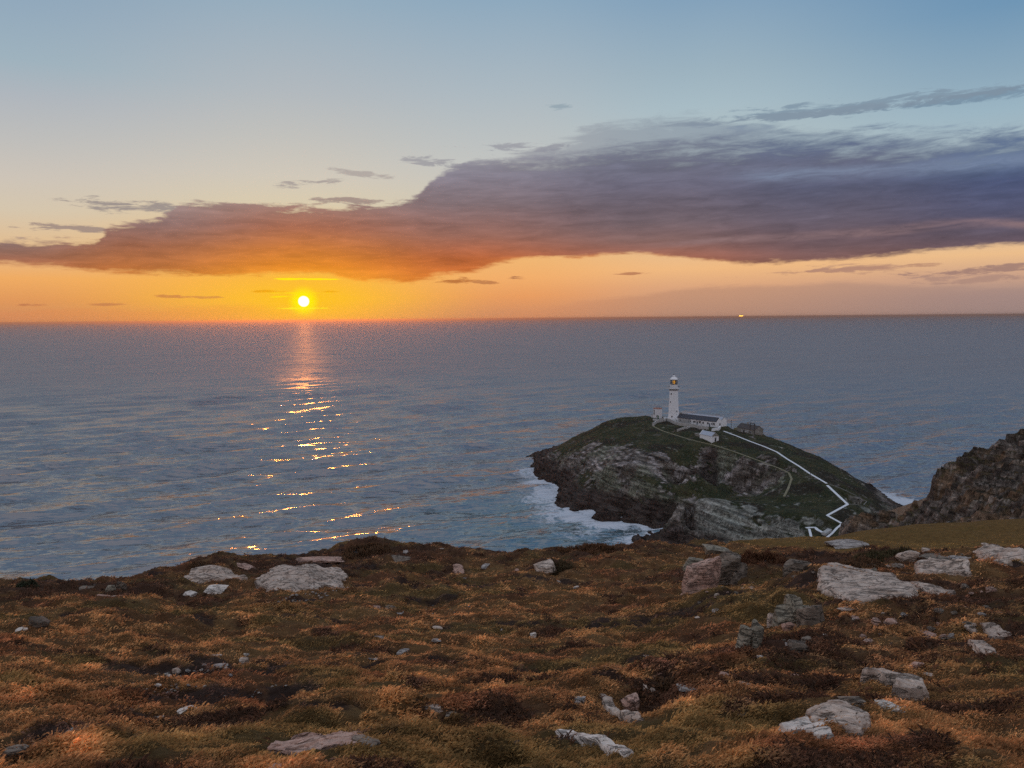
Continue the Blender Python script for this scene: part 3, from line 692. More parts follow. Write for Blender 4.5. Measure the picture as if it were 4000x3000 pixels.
def H_gr(x, y, fine=True):
    r = np.hypot(x, y)
    wx = .5 * fbm(x, y, 5, 2, 205); wy = .5 * fbm(x, y, 5, 2, 209)
    z = gr_base(x + wx, y + wy)
    mk = meadow_k(x, y); az_ = np.degrees(np.arctan2(x, y))
    rg = 1 - .85 * mk
    far = sstep(6, 30, r)
    # hummocks, drawn out along the slope
    h = (0.19 + .13 * far) * fbm(x, y * .8, 3.6, 3, 220) + (0.12 + .09 * far) * fbm(x * .8 + .3 * y, y * 1.5, 1.3, 3, 226) + .045 * np.maximum(0, ridge(x * .7 + y * .2, y * 1.3, .7, 2, 230)) * (0.6 + fbm(x, y, 4, 2, 236))
    z = z + h * rg
    # heather knolls on the right
    for sx, sy, d, rx, ry, hh in KN: 
        p = dp(sx, sy, d); z = z + hh * blob(x, y, p, rx, ry)
    if fine: z = z + rg * ((.075 * fbm(x, y * 1.5, .42, 3, 240) + .05 * np.maximum(0, fbm(x, y * 1.3, .95, 2, 246))))
    return z
KN = [(1650, 1215, 32, 2.2, 1.6, .2), (1800, 1220, 30, 2.6, 1.8, .15),
      (1700, 1370, 13.2, 1.0, .9, .35), (1150, 1520, 9.6, 1.4, .8, .25), (1450, 1500, 10, .9, .6, .2)]
def gpt(sx, sy): return hit(lambda x, y: H_gr(x, y, False), sx, sy, 4.5, 130, 900)

def ground_colour(x, y):
    """ground cover: 0 tan grass, 1 olive, 2 heather/bracken, 3 bare peat -> colour + weights"""
    r = np.hypot(x, y); az_ = np.degrees(np.arctan2(x, y))
    a = fbm(x * .8, y * 1.5, 3.2, 4, 260); b = fbm(x, y * 1.6, 2.1, 4, 270); c = fbm(x * .7, y * 1.3, 4.5, 4, 280)
    olive = sstep(.10, .5, a); 
    for sx, sy, rx, ry, s in OLIVE:
        p = dp(sx, sy, gdist(sx, sy)); olive = olive + s * blob(x, y, p, rx, ry)
    heath = sstep(.40, .72, b + .12 * sstep(5, 30, az_) + .25 * sstep(26, 38, r) * sstep(12, 5, az_) * 1.0)
    for sx, sy, rx, ry, s in HEATH:
        p = dp(sx, sy, gdist(sx, sy)); heath = heath + s * blob(x, y, p, rx, ry)
    peat = sstep(.48, .62, c) * .8
    for sx, sy, rx, ry, s in PEAT:
        p = dp(sx, sy, gdist(sx, sy)); peat = peat + s * blob(x, y, p, rx, ry)
    peat = peat * (1 + 1.6 * fbm(x * .9, y * 1.7, .9, 4, 287)); heath = heath * (1 + 1.2 * fbm(x, y * 1.6, 1.0, 4, 288))
    mk = meadow_k(x, y)
    olive = np.clip(olive, 0, 1); heath = np.clip(heath, 0, 1) * (1 - mk); peat = np.clip(sstep(.25, .75, peat), 0, 1) * (1 - mk)
    tan = mixc(C(.25, .125, .055), C(.34, .185, .078), sstep(-.4, .5, fbm(x, y * 1.4, 1.1, 3, 290)))
    tan = mixc(tan, C(.21, .09, .044), sstep(.1, .5, fbm(x, y, 2.6, 3, 295)) * .8)
    col = mixc(tan, C(.165, .115, .044), olive * .68)
    col = mixc(col, C(.12, .06, .04), heath * .85)
    col = mixc(col, C(.27, .16, .045), mk * (.8 + .0 * r))
    col = mixc(col, C(.085, .052, .042), np.clip(peat, 0, 1) * .9)
    return col, olive, heath, peat, mk
_gd = {}
def gdist(sx, sy):
    if (sx, sy) not in _gd:
        p = gpt(sx, sy); _gd[(sx, sy)] = math.hypot(p[0], p[1])
    return _gd[(sx, sy)]
OLIVE = [(1460, 1335, 1.6, 1.0, 1.0), (1400, 1355, 1.4, .5, .7), (1150, 1640, 1.6, .6, .9), (1300, 1600, 1.2, .5, .5), (950, 1290, 2.2, 1.0, .7), (560, 1540, 1.2, .5, .6), (820, 1470, 1.1, .6, .5), (1560, 1285, 2.2, 1.6, .9), (600, 1310, 1.8, 1.0, .6), (870, 1575, 1.0, .4, .5), (2050, 1500, 1.5, .8, .5), (1640, 1250, 2.5, 2, .7), (1500, 1600, .8, .4, .5), (330, 1330, 2, .8, .4)]
HEATH = [(1650, 1205, 3, 2, .9), (1800, 1215, 3.4, 2.6, .9), (1900, 1210, 2.5, 2, .8), (1700, 1400, 1.6, 1.0, .8), (1780, 1480, 1.0, .5, .4), (250, 1265, 5, 2, .8), (600, 1225, 5, 2, .8), (800, 1185, 3, 2, .8), (1000, 1185, 4, 1.5, .6), (1200, 1215, 1, .8, .8), (1290, 1188, 2.6, 1.3, .9), (2150, 1290, 2.5, 1.6, .8), (2000, 1330, 1.8, 1.0, .6), (1100, 1545, .6, .3, .6), (1480, 1500, .5, .3, .7), (1430, 1500, .5, .25, .6), (50, 1285, 4, 1.5, .7), (1450, 1245, 1.5, 1.5, .6), (1350, 1180, 3, 1.2, .5), (2150, 1420, 1.4, .6, .5)]
PEAT = [(400, 1455, 1.5, .7, .9), (560, 1495, 1.6, .35, .9), (430, 1515, 1.5, .35, .7), (300, 1555, 1.3, .3, .7), (120, 1590, .9, .28, .8), (20, 1640, .8, .2, .6), (950, 1300, 1.3, .7, .8), (1100, 1440, 1.4, .35, .5), (1210, 1395, 1.5, .3, .5), (650, 1288, 1.5, .7, .9), (1250, 1440, .9, .2, .4), (1240, 1268, .5, .5, .7), (1375, 1420, .35, .2, .9), (1760, 1495, .35, .2, .6), (1030, 1545, .5, .2, .6), (900, 1350, 1.4, .4, .4), (1730, 1240, .8, .8, .6), (1530, 1230, 1.2, 1.2, .3)]

azg = np.concatenate([np.linspace(-180, -42, 70), np.linspace(-41, 41, 1250), np.linspace(42, 180, 70)])
rg_ = np.concatenate([np.array([.05, .6, 1.5, 2.5, 3.5, 4.5, 5.2]), np.exp(np.linspace(math.log(5.8), math.log(100), 900)), np.array([105, 112, 122, 135, 150])])
ga, gr_ = np.meshgrid(np.radians(azg), rg_)
qx, qy = gr_ * np.sin(ga), gr_ * np.cos(ga)
qz = H_gr(qx, qy)
gcol, gol, ghe, gpe, gmk = ground_colour(qx, qy)
qz = qz - .05 * gpe
def turf_mat():
    m, q = new_mat('moor_turf')
    a = q.n('ShaderNodeAttribute', attribute_name='col').outputs['Color']
    P = q.n('ShaderNodeNewGeometry').outputs['Position']
    n1 = q.noise(P, 3.0, 8, .65); n2 = q.noise(q.v('MULTIPLY', P, (1, 2.2, 1)), 16, 6, .7, dist=.6)
    k = q.m('ADD', q.rng(n1, .3, .7, .6, 1.3), q.m('MULTIPLY', q.m('SUBTRACT', n2, .5), 1.3))
    col = q.v('SCALE', a, scale=k)
    h = q.m('ADD', n1, q.m('MULTIPLY', n2, .5))
    return finish(m, q, bsdf(q, col, .95, .1, bump(q, h, .10, .9)))
TM = turf_mat()
ground = np_mesh('ground', np.stack([qx, qy, qz], -1).reshape(-1, 3), grid_faces(*qx.shape), TM, True, {'col': (gcol * .6).reshape(-1, 3)})
tag(ground, 'heathy cliff top slope of matted turf and peat', 'ground', kind='structure')

# ------------------------------------------------------------------ grass and heather cover (stuff)
def blade_mat(name, trans=.35):
    m, q = new_mat(name)
    a = q.n('ShaderNodeAttribute', attribute_name='col').outputs['Color']
    d = q.n('ShaderNodeBsdfDiffuse'); q.put(d.inputs[0], a)
    t = q.n('ShaderNodeBsdfTranslucent'); q.put(t.inputs[0], a)
    mx = q.n('ShaderNodeMixShader'); mx.inputs[0].default_value = trans
    q.t.links.new(d.outputs[0], mx.inputs[1]); q.t.links.new(t.outputs[0], mx.inputs[2])
    return finish(m, q, mx.outputs[0])
BM = blade_mat('grass_blades'); HBM = blade_mat('heather_sprigs', .15)
rs = np.random.RandomState(77)
def scatter(n, r0, r1, p=1.6, azm=47):
    u = rs.rand(n); e = 1 - p
    r = (r0 ** e + u * (r1 ** e - r0 ** e)) ** (1 / e)
    a = np.radians((rs.rand(n) * 2 - 1) * azm)
    return r * np.sin(a), r * np.cos(a), r
def blades(name, x, y, r, col, length, width, lean, spread, mat, per, label, cat):
    n = len(x); z = H_gr(x, y); spread = np.repeat(np.ones(n) * spread, per)
    X = np.repeat(x, per); Y = np.repeat(y, per); Zb = np.repeat(z, per); Rr = np.repeat(r, per)
    L = np.repeat(length, per) * (.55 + .7 * rs.rand(n * per)); W = np.repeat(width, per) * (.7 + .6 * rs.rand(n * per))
    X = X + rs.randn(n * per) * spread * .5; Y = Y + rs.randn(n * per) * spread * .5
    # lean with the wind, plus scatter
    th = np.repeat(lean, per) + rs.randn(n * per) * .8
    tilt = np.clip(.95 + .35 * rs.randn(n * per), .1, 1.45)
    dxp, dyp = np.cos(th) * np.sin(tilt), np.sin(th) * np.sin(tilt); dzp = np.cos(tilt)
    ph = rs.rand(n * per) * 6.28
    bx, by = np.cos(ph) * W / 2, np.sin(ph) * W / 2
    base = np.stack([X, Y, Zb - .01], -1)
    mid = base + np.stack([dxp * .45, dyp * .45, dzp * .55 + .14], -1) * L[:, None]
    tip = base + np.stack([dxp, dyp, dzp * .85], -1) * L[:, None]
    side = np.stack([bx, by, np.zeros_like(bx)], -1)
    V = np.empty((n * per, 4, 3)); V[:, 0] = base - side; V[:, 1] = base + side; V[:, 2] = mid + side * .8; V[:, 3] = tip
    ar = np.arange(n * per) * 4
    F = np.concatenate([np.stack([ar, ar + 1, ar + 2], 1), np.stack([ar, ar + 2, ar + 3], 1)])
    cc = np.repeat(col, per, 0) * (.65 + .7 * rs.rand(n * per, 1))
    Cc = np.repeat(cc, 4, 0)
    o = np_mesh(name, V.reshape(-1, 3), F, mat, True, {'col': Cc})
    return tag(o, label, cat, kind='stuff')
n = NBLADE
x, y, r = scatter(n, 5.6, 62, 1.45)
col, ol, he, pe, mk = ground_colour(x, y)
dens = fbm(x * .8 + .3 * y, y * 1.6, .8, 3, 300)
keep = (rs.rand(n) > pe * .93) & (rs.rand(n) < (.62 + 1.3 * dens) - .35 * he)
x, y, r, col, he, mk, ol = x[keep], y[keep], r[keep], col[keep], he[keep], mk[keep], ol[keep]
tone = fbm(x, y * 1.5, .55, 2, 310)[:, None]
col = col * (1.0 + .7 * tone) * 2.5
col = np.where((rs.rand(len(x)) < .10)[:, None] & (ol[:, None] < .5), col * C(1.7, 1.65, 1.6), col)
ln = (.058 + .04 * np.clip(fbm(x, y, 1.5, 2, 320), -.6, 1)) * (1 + .012 * r) * (1 - .55 * mk)
lean = -.35 + .9 * fbm(x, y, 2.2, 2, 330)
blades('grass', x, y, r, col, ln, .0045 * (r / 9.0) ** .8, lean, .05 + .002 * r, BM, 5, 'matted tan and olive moor grass covering the slope', 'grass')
n = NBLADE // 2
x, y, r = scatter(n, 5.6, 58, 1.4)
col, ol, he, pe, mk = ground_colour(x, y)
keep = (rs.rand(n) < he * .95) & (fbm(x, y, .5, 2, 340) > -.25)
x, y, r = x[keep], y[keep], r[keep]
hc_ = mixc(C(.17, .085, .055), C(.10, .065, .045), rs.rand(len(x)))
hc_ = mixc(hc_, C(.25, .12, .065), (rs.rand(len(x)) < .25) * .8)
blades('heather', x, y, r, hc_, .085 * (1 + .5 * fbm(x, y, .9, 2, 350)) * (1 + .01 * r), .0048 * (r / 9.0) ** .8, rs.rand(len(x)) * 6.28, .07, HBM, 8, 'dark red brown heather growing over the cliff top', 'heather')

# ------------------------------------------------------------------ building materials
def paint(name, col, rough=.85, dirt=.35, scale=1.0, dirtcol=(.22, .20, .17)):
    m, q = new_mat(name)
    P = q.n('ShaderNodeNewGeometry').outputs['Position']
    n = q.noise(q.v('MULTIPLY', P, (1, 1, .45)), .8 * scale, 7, .65); n2 = q.noise(P, 5 * scale, 4, .6)
    c = q.mix(q.m('MULTIPLY', q.rng(n, .45, .75), dirt), col, dirtcol)
    c = q.v('SCALE', c, scale=q.rng(n2, .2, .8, .85, 1.12))
    return finish(m, q, bsdf(q, c, rough, .25, bump(q, n2, .05, .4)))
def masonry(name, c1, c2, c3, scale=1.6):
    m, q = new_mat(name)
    P = q.n('ShaderNodeNewGeometry').outputs['Position']
    vo = q.n('ShaderNodeTexVoronoi'); q.put(vo.inputs['Vector'], q.v('MULTIPLY', P, (1, 1, 1.7))); vo.inputs['Scale'].default_value = scale
    s = q.sep(vo.outputs['Color'])[0]
    n = q.noise(P, .6, 6, .65); n2 = q.noise(P, 6, 4, .6)
    c = q.mix(s, c1, c2); c = q.mix(q.rng(n, .48, .68), c, c3)
    c = q.v('SCALE', c, scale=q.rng(n2, .2, .8, .7, 1.3))
    return finish(m, q, bsdf(q, c, .92, .15, bump(q, q.m('ADD', n2, vo.outputs['Distance']), .08, .8)))
def plain(name, col, rough=.6, metal=0.0, spec=.4):
    m, q = new_mat(name)
    P = q.n('ShaderNodeNewGeometry').outputs['Position']
    c = q.v('SCALE', q.mix(0.0, col, col), scale=q.rng(q.noise(P, 3.0, 5, .6), .2, .8, .8, 1.2))
    return finish(m, q, bsdf(q, c, rough, spec, Metallic=metal))
WHITE = paint('white_paint', (.84, .84, .85), dirt=.12)
GABLE = paint('white_render', (.76, .76, .78), dirt=.18)
SHABBY = paint('weathered_render', (.42, .42, .42), dirt=.5)
STONE = masonry('grey_stone', (.20, .185, .17), (.34, .32, .29), (.24, .22, .17))
PALE = masonry('pale_stone', (.36, .35, .34), (.50, .49, .47), (.36, .34, .30), 1.3)
LICHEN = masonry('lichen_stone', (.20, .175, .115), (.30, .265, .175), (.17, .155, .08), 1.5)
BROWNST = masonry('brown_stone', (.24, .19, .145), (.33, .27, .21), (.20, .15, .10), 1.5)
SLATE = plain('dark_slate', (.045, .048, .062), .55)
SLATE2 = plain('pale_roof', (.42, .45, .52), .45)
BROOF = plain('brown_roof', (.075, .062, .058), .8)
DARK = plain('dark_opening', (.012, .013, .017), .25)
GREEN = plain('green_door', (.06, .13, .08), .6)
TIMBER = plain('weathered_timber', (.06, .05, .045), .85)
DOORM = plain('grey_blue_door', (.13, .16, .20), .6)
ORANGE = plain('rust_red_edge', (.42, .16, .10), .7)
BAND = plain('grey_band', (.20, .19, .20), .7)

def mesh_obj(name, V, F, mat, parent=None, smooth=False):
    me = bpy.data.meshes.new(name); me.from_pydata([tuple(map(float, v)) for v in V], [], F); me.materials.append(mat)
    if smooth:
        me.polygons.foreach_set('use_smooth', [True] * len(me.polygons))
    o = bpy.data.objects.new(name, me); COL.objects.link(o)
    if parent: o.parent = parent
    return o
def box(x0, x1, y0, y1, z0, z1):
    V = [(x0, y0, z0), (x1, y0, z0), (x1, y1, z0), (x0, y1, z0), (x0, y0, z1), (x1, y0, z1), (x1, y1, z1), (x0, y1, z1)]
    return V, [(0, 3, 2, 1), (4, 5, 6, 7), (0, 1, 5, 4), (1, 2, 6, 5), (2, 3, 7, 6), (3, 0, 4, 7)]
def join(*parts):
    V, F = [], []
    for v, f in parts:
        b = len(V); V += list(v); F += [tuple(i + b for i in q) for q in f]
    return V, F
def lathe(prof, n=40):
    V, F = [], []
    for r, z in prof:
        for i in range(n):
            a = 2 * math.pi * i / n; V.append((r * math.cos(a), r * math.sin(a), z))
    for j in range(len(prof) - 1):
        for i in range(n):
            k = (i + 1) % n; F.append((j * n + i, j * n + k, (j + 1) * n + k, (j + 1) * n + i))
    F.append(tuple(range(n))[::-1]); F.append(tuple((len(prof) - 1) * n + i for i in range(n)))
    return V, F
def bar(a, b, r, n=6):
    a, b = Vector(a), Vector(b); d = (b - a); q = d.to_track_quat('Z', 'Y'); V, F = [], []
    for e in (a, b):
        for i in range(n):
            t = 2 * math.pi * i / n; V.append(tuple(e + q @ Vector((r * math.cos(t), r * math.sin(t), 0))))
    for i in range(n): k = (i + 1) % n; F.append((i, k, n + k, n + i))
    F.append(tuple(range(n))[::-1]); F.append(tuple(range(n, 2 * n)))
    return V, F
def empty(name, loc, rz, label, cat, group=None):
    o = bpy.data.objects.new(name, None); COL.objects.link(o); o.location = tuple(map(float, loc)); o.rotation_euler = (0, 0, rz)
    o.empty_display_size = 1
    return tag(o, label, cat, group)
def frame2(pa, pb):
    return math.atan2(pb[1] - pa[1], pb[0] - pa[0]), math.hypot(pb[0] - pa[0], pb[1] - pa[1])
def window(parent, u, v, z, w, h, ny=-1, nx=0, bars=1):
    """framed window on a wall facing -v (or +u when nx=1)"""
    t = .10
    if nx == 0:
        fr = [box(u - w / 2, u - w / 2 + t, v - .06, v - .003, z, z + h), box(u + w / 2 - t, u + w / 2, v - .06, v - .003, z, z + h),
              box(u - w / 2 + t, u + w / 2 - t, v - .06, v - .003, z + h - t, z + h), box(u - w / 2 - .08, u + w / 2 + .08, v - .14, v - .003, z - .12, z - .003)]
        for i in range(bars):
            c = u - w / 2 + w * (i + 1) / (bars + 1); fr.append(box(c - .05, c + .05, v - .055, v - .004, z + .003, z + h - t - .003))
        f = mesh_obj('window', *join(*fr), WHITE, parent)
        mesh_obj('pane', *box(u - w / 2 + t, u + w / 2 - t, v - .03, v - .004, z + .005, z + h - t), DARK, f)
    else:
        fr = [box(v + .003, v + .06, u - w / 2, u - w / 2 + t, z, z + h), box(v + .003, v + .06, u + w / 2 - t, u + w / 2, z, z + h), box(v + .003, v + .06, u - w / 2 + t, u + w / 2 - t, z + h - t, z + h)]
        f = mesh_obj('window', *join(*fr), WHITE, parent)
        mesh_obj('pane', *box(v + .004, v + .03, u - w / 2 + t, u + w / 2 - t, z, z + h - t), DARK, f)

# ------------------------------------------------------------------ lighthouse
LP = at_z(1455, 909.5, 32.5)
lh = empty('lighthouse', (LP[0], LP[1], 32.3), 0.2, 'tall white round tower with a lit lantern standing on the island', 'lighthouse')
mesh_obj('tower', *lathe([(3.75, -1), (3.75, 1.6), (3.55, 2.0), (3.35, 5), (3.12, 9), (2.92, 13), (2.78, 17), (2.72, 20.4), (2.75, 20.9)], 48), WHITE, lh, True)
gal = mesh_obj('gallery', *lathe([(2.72, 20.9), (3.3, 21.3), (3.55, 21.6), (3.55, 22.0), (2.6, 22.01)], 48), WHITE, lh)
rl = []
for i in range(24):
    a = 2 * math.pi * i / 24; rl.append(bar((3.42 * math.cos(a), 3.42 * math.sin(a), 22.0), (3.42 * math.cos(a), 3.42 * math.sin(a), 23.0), .05))
    b_ = 2 * math.pi * (i + 1) / 24
    for zz in (22.5, 23.0): rl.append(bar((3.42 * math.cos(a), 3.42 * math.sin(a), zz), (3.42 * math.cos(b_), 3.42 * math.sin(b_), zz), .05))
mesh_obj('railing', *join(*rl), BAND, gal)
mesh_obj('band', *lathe([(2.83, 20.3), (2.95, 20.34), (2.95, 20.86), (2.83, 20.88)], 48), BAND, lh)
lan = mesh_obj('lantern_base', *lathe([(2.35, 22.0), (2.35, 23.6), (2.5, 23.7), (2.5, 23.95), (2.2, 23.96)], 40), WHITE, lh, False)
gl = []
for i in range(16):
    a0 = 2 * math.pi * i / 16; a1 = 2 * math.pi * (i + 1) / 16
    P0 = lambda a, z: (2.26 * math.cos(a), 2.26 * math.sin(a), z)
    gl += [bar(P0(a0, 23.95), P0(a1, 25.6), .055), bar(P0(a1, 23.95), P0(a0, 25.6), .055), bar(P0(a0, 25.6), P0(a1, 27.2), .055), bar(P0(a1, 25.6), P0(a0, 27.2), .055), bar(P0(a0, 25.6), P0(a1, 25.6), .055), bar(P0(a0, 27.2), P0(a1, 27.2), .09)]
mesh_obj('glazing_bars', *join(*gl), DARK, lh)
gm, q = new_mat('lantern_glass')
gs = q.n('ShaderNodeBsdfTransparent'); gs.inputs[0].default_value = (.80, .84, .86, 1); gg = q.n('ShaderNodeBsdfGlossy'); gg.inputs[1].default_value = .05
mx = q.n('ShaderNodeMixShader'); mx.inputs[0].default_value = .12; q.t.links.new(gs.outputs[0], mx.inputs[1]); q.t.links.new(gg.outputs[0], mx.inputs[2]); finish(gm, q, mx.outputs[0])
vg, fg = lathe([(2.2, 23.96), (2.2, 27.2)], 32); mesh_obj('lantern_glass', vg, fg[:-2], gm, lh, True)
lm, q = new_mat('lit_lens'); em = q.n('ShaderNodeEmission'); em.inputs[0].default_value = (*lin((255, 176, 62)), 1); em.inputs[1].default_value = 0.9
finish(lm, q, em.outputs[0])
mesh_obj('lens', *lathe([(.2, 24.4), (.6, 24.7), (.82, 25.2), (.88, 25.6), (.82, 26.0), (.6, 26.5), (.2, 26.8)], 16), lm, lh, True)
mesh_obj('lens_frame', *join(*[bar((1.2 * math.cos(a), 1.2 * math.sin(a), 24), (1.2 * math.cos(a), 1.2 * math.sin(a), 27.1), .12) for a in [0.4, 1.6, 2.9, 4.1, 5.3]]), DARK, lh)
rf = mesh_obj('lantern_roof', *lathe([(2.2, 27.2), (2.62, 27.25), (2.62, 27.5), (2.3, 27.95), (1.7, 28.5), (1.15, 28.95), (.85, 29.2), (.85, 29.55), (.95, 29.6), (.7, 29.95), (.25, 30.1)], 40), WHITE, lh, True)
mesh_obj('ball_vent', *lathe([(.12, 30.1), (.3, 30.3), (.33, 30.5), (.2, 30.75), (.05, 30.85), (.03, 31.4)], 12), DARK, rf, True)
for ang, z, r in [(-2.35, 17.6, 2.76), (-2.55, 12.4, 2.95), (-1.15, 6.4, 3.28), (-2.1, 3.0, 3.5)]:
    a = ang - .2
    w = mesh_obj('window', *box(-.42, .42, -.14, .22, 0, 1.15), WHITE, lh); w.location = (r * math.cos(a), r * math.sin(a), z); w.rotation_euler = (0, 0, a + math.pi / 2)
    mesh_obj('pane', *box(-.32, .32, -.18, -.141, .1, 1.05), DARK, w)
mesh_obj('entrance_porch', *join(box(-.6, 3.2, -5.0, -3.0, -.8, 2.6)), WHITE, lh)
mesh_obj('door', *box(.2, 1.1, -5.06, -5.003, -.3, 1.8), DARK, lh)

# ------------------------------------------------------------------ keepers' cottage row
A = at_z(1463, 912.8, 32.3); B = at_z(1547.8, 923.5, 32.2)
ang, L = frame2(A, B); D = 10.5
ck = empty('keepers_cottage', (A[0], A[1], 32.2), ang, 'long low white house with twin parallel roofs joined to the tower', 'house')
E, R_ = 3.5, 5.6
wallV, wallF = [], []
prof_ = [(0, -1.5), (0, E), (D * .25, R_), (D * .5, E + .25), (D * .75, R_), (D, E), (D, -1.5)]
for u in (0, L): wallV += [(u, v, z) for v, z in prof_]
wallF = [tuple(range(7)), tuple(range(13, 6, -1)), (0, 7, 8, 1), (5, 12, 13, 6)]
mesh_obj('wall', wallV, wallF, WHITE, ck)
mesh_obj('weathered_wall', *box(.8, L * .36, -.05, -.003, -1.2, E - .15), SHABBY, ck)
def roof_pair(v0, v1, v2, z0, z1, z2, u0, u1, t=.16, ov=.25):
    def slab(va, za, vb, zb):
        V = [(u0, va, za), (u1, va, za), (u1, vb, zb), (u0, vb, zb)]; V += [(x, y, z + t) for x, y, z in V]
        return V, [(0, 3, 2, 1), (4, 5, 6, 7), (0, 1, 5, 4), (1, 2, 6, 5), (2, 3, 7, 6), (3, 0, 4, 7)]
    return join(slab(v0, z0 + .02, v1 - .02, z1 + .02), slab(v1 + .02, z1 + .02, v2, z2 + .02))
r1 = mesh_obj('roof', *roof_pair(-.3, D * .25, D * .5 - .05, E - .2, R_, E + .25, -.1, L - .25), SLATE, ck)
r2 = mesh_obj('roof', *roof_pair(D * .5 + .05, D * .75, D + .3, E + .25, R_, E - .2, 2.5, L - .25), SLATE2, ck); r2['label'] = 'pale rear roof'
for rr_, v in ((r1, D * .25), (r2, D * .75)):
    mesh_obj('ridge', *box(.2, L - .3, v - .12, v + .12, R_ + .14, R_ + .30), BAND if rr_ is r1 else GABLE, rr_)
for u in (L * .30, L * .62):
    mesh_obj('downpipe', *bar((u, -.12, -.6), (u, -.12, E - .1), .07), BAND, ck)
for fx, w, bars in [(.085, 1.3, 1), (.345, 1.2, 1), (.43, 1.3, 1), (.465, .9, 0), (.585, 1.2, 1), (.67, 1.3, 1), (.785, 1.3, 1), (.885, .9, 0), (.935, 1.9, 2)]:
    window(ck, fx * L, 0 if fx > .36 else -.05, 1.35, w, 1.35, bars=bars)
for fx, mt in [(.19, SHABBY), (.52, DOORM), (.83, DOORM)]:
    mesh_obj('door', *box(fx * L - .5, fx * L + .5, -.10 if fx < .36 else -.06, -.054 if fx < .36 else -.003, 0, 2.1), mt, ck)
mesh_obj('canopy', *box(.5 * L, .62 * L, -.9, -.003, 2.72, 2.85), BAND, ck)
mesh_obj('door', *box(L + .003, L + .07, D * .28, D * .28 + 1.1, 0, 2.2), DARK, ck)
mesh_obj('chimney', *box(.3, 1.1, D * .25 - .5, D * .25 + .5, R_ + .1, R_ + .9), STONE, ck)

# ------------------------------------------------------------------ white store below the cottages
A = at_z(1511.5, 946.5, 30.4); B = at_z(1535, 952.5, 30.4)
ang, L = frame2(A, B); ang += .10; D = 4.6
st = empty('store_building', (A[0], A[1], 30.2), ang, 'small white gabled store with pale roof below the long house', 'building')
def gabled(parent, L, D, E, R_, wm, rm, base=-1.5, ov=.2, rough=None, par=False):
    V = []
    for u in (0, L): V += [(u, 0, base), (u, 0, E), (u, D / 2, R_), (u, D, E), (u, D, base)]
    mesh_obj('wall', V, [(0, 1, 2, 3, 4), (9, 8, 7, 6, 5), (0, 5, 6, 1), (3, 8, 9, 4)], wm, parent)
    return mesh_obj('roof', *roof_pair(-.2, D / 2, D + .2, E - .12, R_, E - .12, (.35 if par else -ov), L + (-.3 if par else ov)), rm, parent)
r = gabled(st, L, D, 2.7, 4.5, WHITE, SLATE2, par=True)
mesh_obj('parapet', [(-.15, -.25, 2.6), (-.15, D / 2, 5.0), (-.15, D + .25, 2.6), (.30, -.25, 2.6), (.30, D / 2, 5.0), (.30, D + .25, 2.6), (-.15, -.25, 2.0), (.30, -.25, 2.0), (-.15, D + .25, 2.0), (.30, D + .25, 2.0)], [(0, 1, 2, 8, 6), (3, 7, 9, 5, 4), (0, 3, 4, 1), (1, 4, 5, 2), (0, 6, 7, 3), (2, 5, 9, 8), (6, 8, 9, 7)], WHITE, st)
mesh_obj('parapet', [(L - .30, -.2, 2.6), (L - .30, D / 2, 4.85), (L - .30, D + .2, 2.6), (L + .12, -.2, 2.6), (L + .12, D / 2, 4.85), (L + .12, D + .2, 2.6)], [(0, 1, 2), (3, 5, 4), (0, 3, 4, 1), (1, 4, 5, 2), (0, 2, 5, 3)], STONE, st)
mesh_obj('door', *box(L + .003, L + .08, D * .40, D * .62, -.3, 1.9), DARK, st)
mesh_obj('buttress', *box(L - .55, L + .02, -.5, -.003, -1.6, 2.5), WHITE, st)

# ------------------------------------------------------------------ grey stone building with brown roof, and the hoist in front of it
A = at_z(1592, 931, 30.3); B = at_z(1630, 939.5, 30.0)
ang, L = frame2(A, B); D = 6.5
sb_ = empty('stone_building', (A[0], A[1], 30.0), ang, 'low grey stone building with a dark brown roof right of the long house', 'building')
gabled(sb_, L, D, 2.7, 5.0, STONE, BROOF)
mesh_obj('chimney', *box(L * .35, L * .35 + .7, D / 2 - .4, D / 2 + .4, 4.8, 6.2), STONE, sb_)
for fx in (.3, .5, .62, .78): window(sb_, fx * L, 0, .9, .9, 1.1, bars=1)
mesh_obj('door', *box(L * .40 - .45, L * .40 + .45, -.06, -.003, -.2, 1.9), DARK, sb_)
mesh_obj('lean_to', *box(-4.5, -.003, 1.2, D - .5, -1.5, 1.7), LICHEN, sb_)
p = at_z(1625, 942, 29.6)
h = empty('hoist_frame', (p[0], p[1], H_isl(p[0], p[1]) - .1), ang, 'tall dark timber goalpost frame in front of the grey stone building', 'frame')
for x_ in (-1.9, 1.9): mesh_obj('post', *box(x_ - .15, x_ + .15, -.15, .15, -.5, 6.6), TIMBER, h)
mesh_obj('crossbeam', *box(-2.3, 2.3, -.18, .18, 6.61, 6.95), TIMBER, h)

# ------------------------------------------------------------------ fog signal house and huts left of the tower
p = at_z(1420.5, 903.3, 32.3)
fh_ = empty('fog_signal_house', (p[0], p[1], 32.2), -.62, 'boxy white two storey building left of the tower with a green door', 'building')
mesh_obj('wall', *box(-2.3, 2.3, -2.0, 2.0, -1, 6.6), GABLE, fh_)
mesh_obj('roof', *box(-2.45, 2.45, -2.15, 2.15, 6.603, 6.9), ORANGE, fh_)
mesh_obj('window', *box(-1.85, -1.35, -2.06, -2.003, 2.6, 6.0), DARK, fh_)
mesh_obj('door', *box(.8, 1.8, -2.06, -2.003, -.1, 2.3), GREEN, fh_)
mesh_obj('window', *box(.1, .5, -2.06, -2.003, .8, 2.3), DARK, fh_)
lo = [box(-2.34, -2.303, -1.6, 1.6, 2.2 + i * .5, 2.35 + i * .5) for i in range(8)]
mesh_obj('louvres', *join(*lo), BAND, fh_)
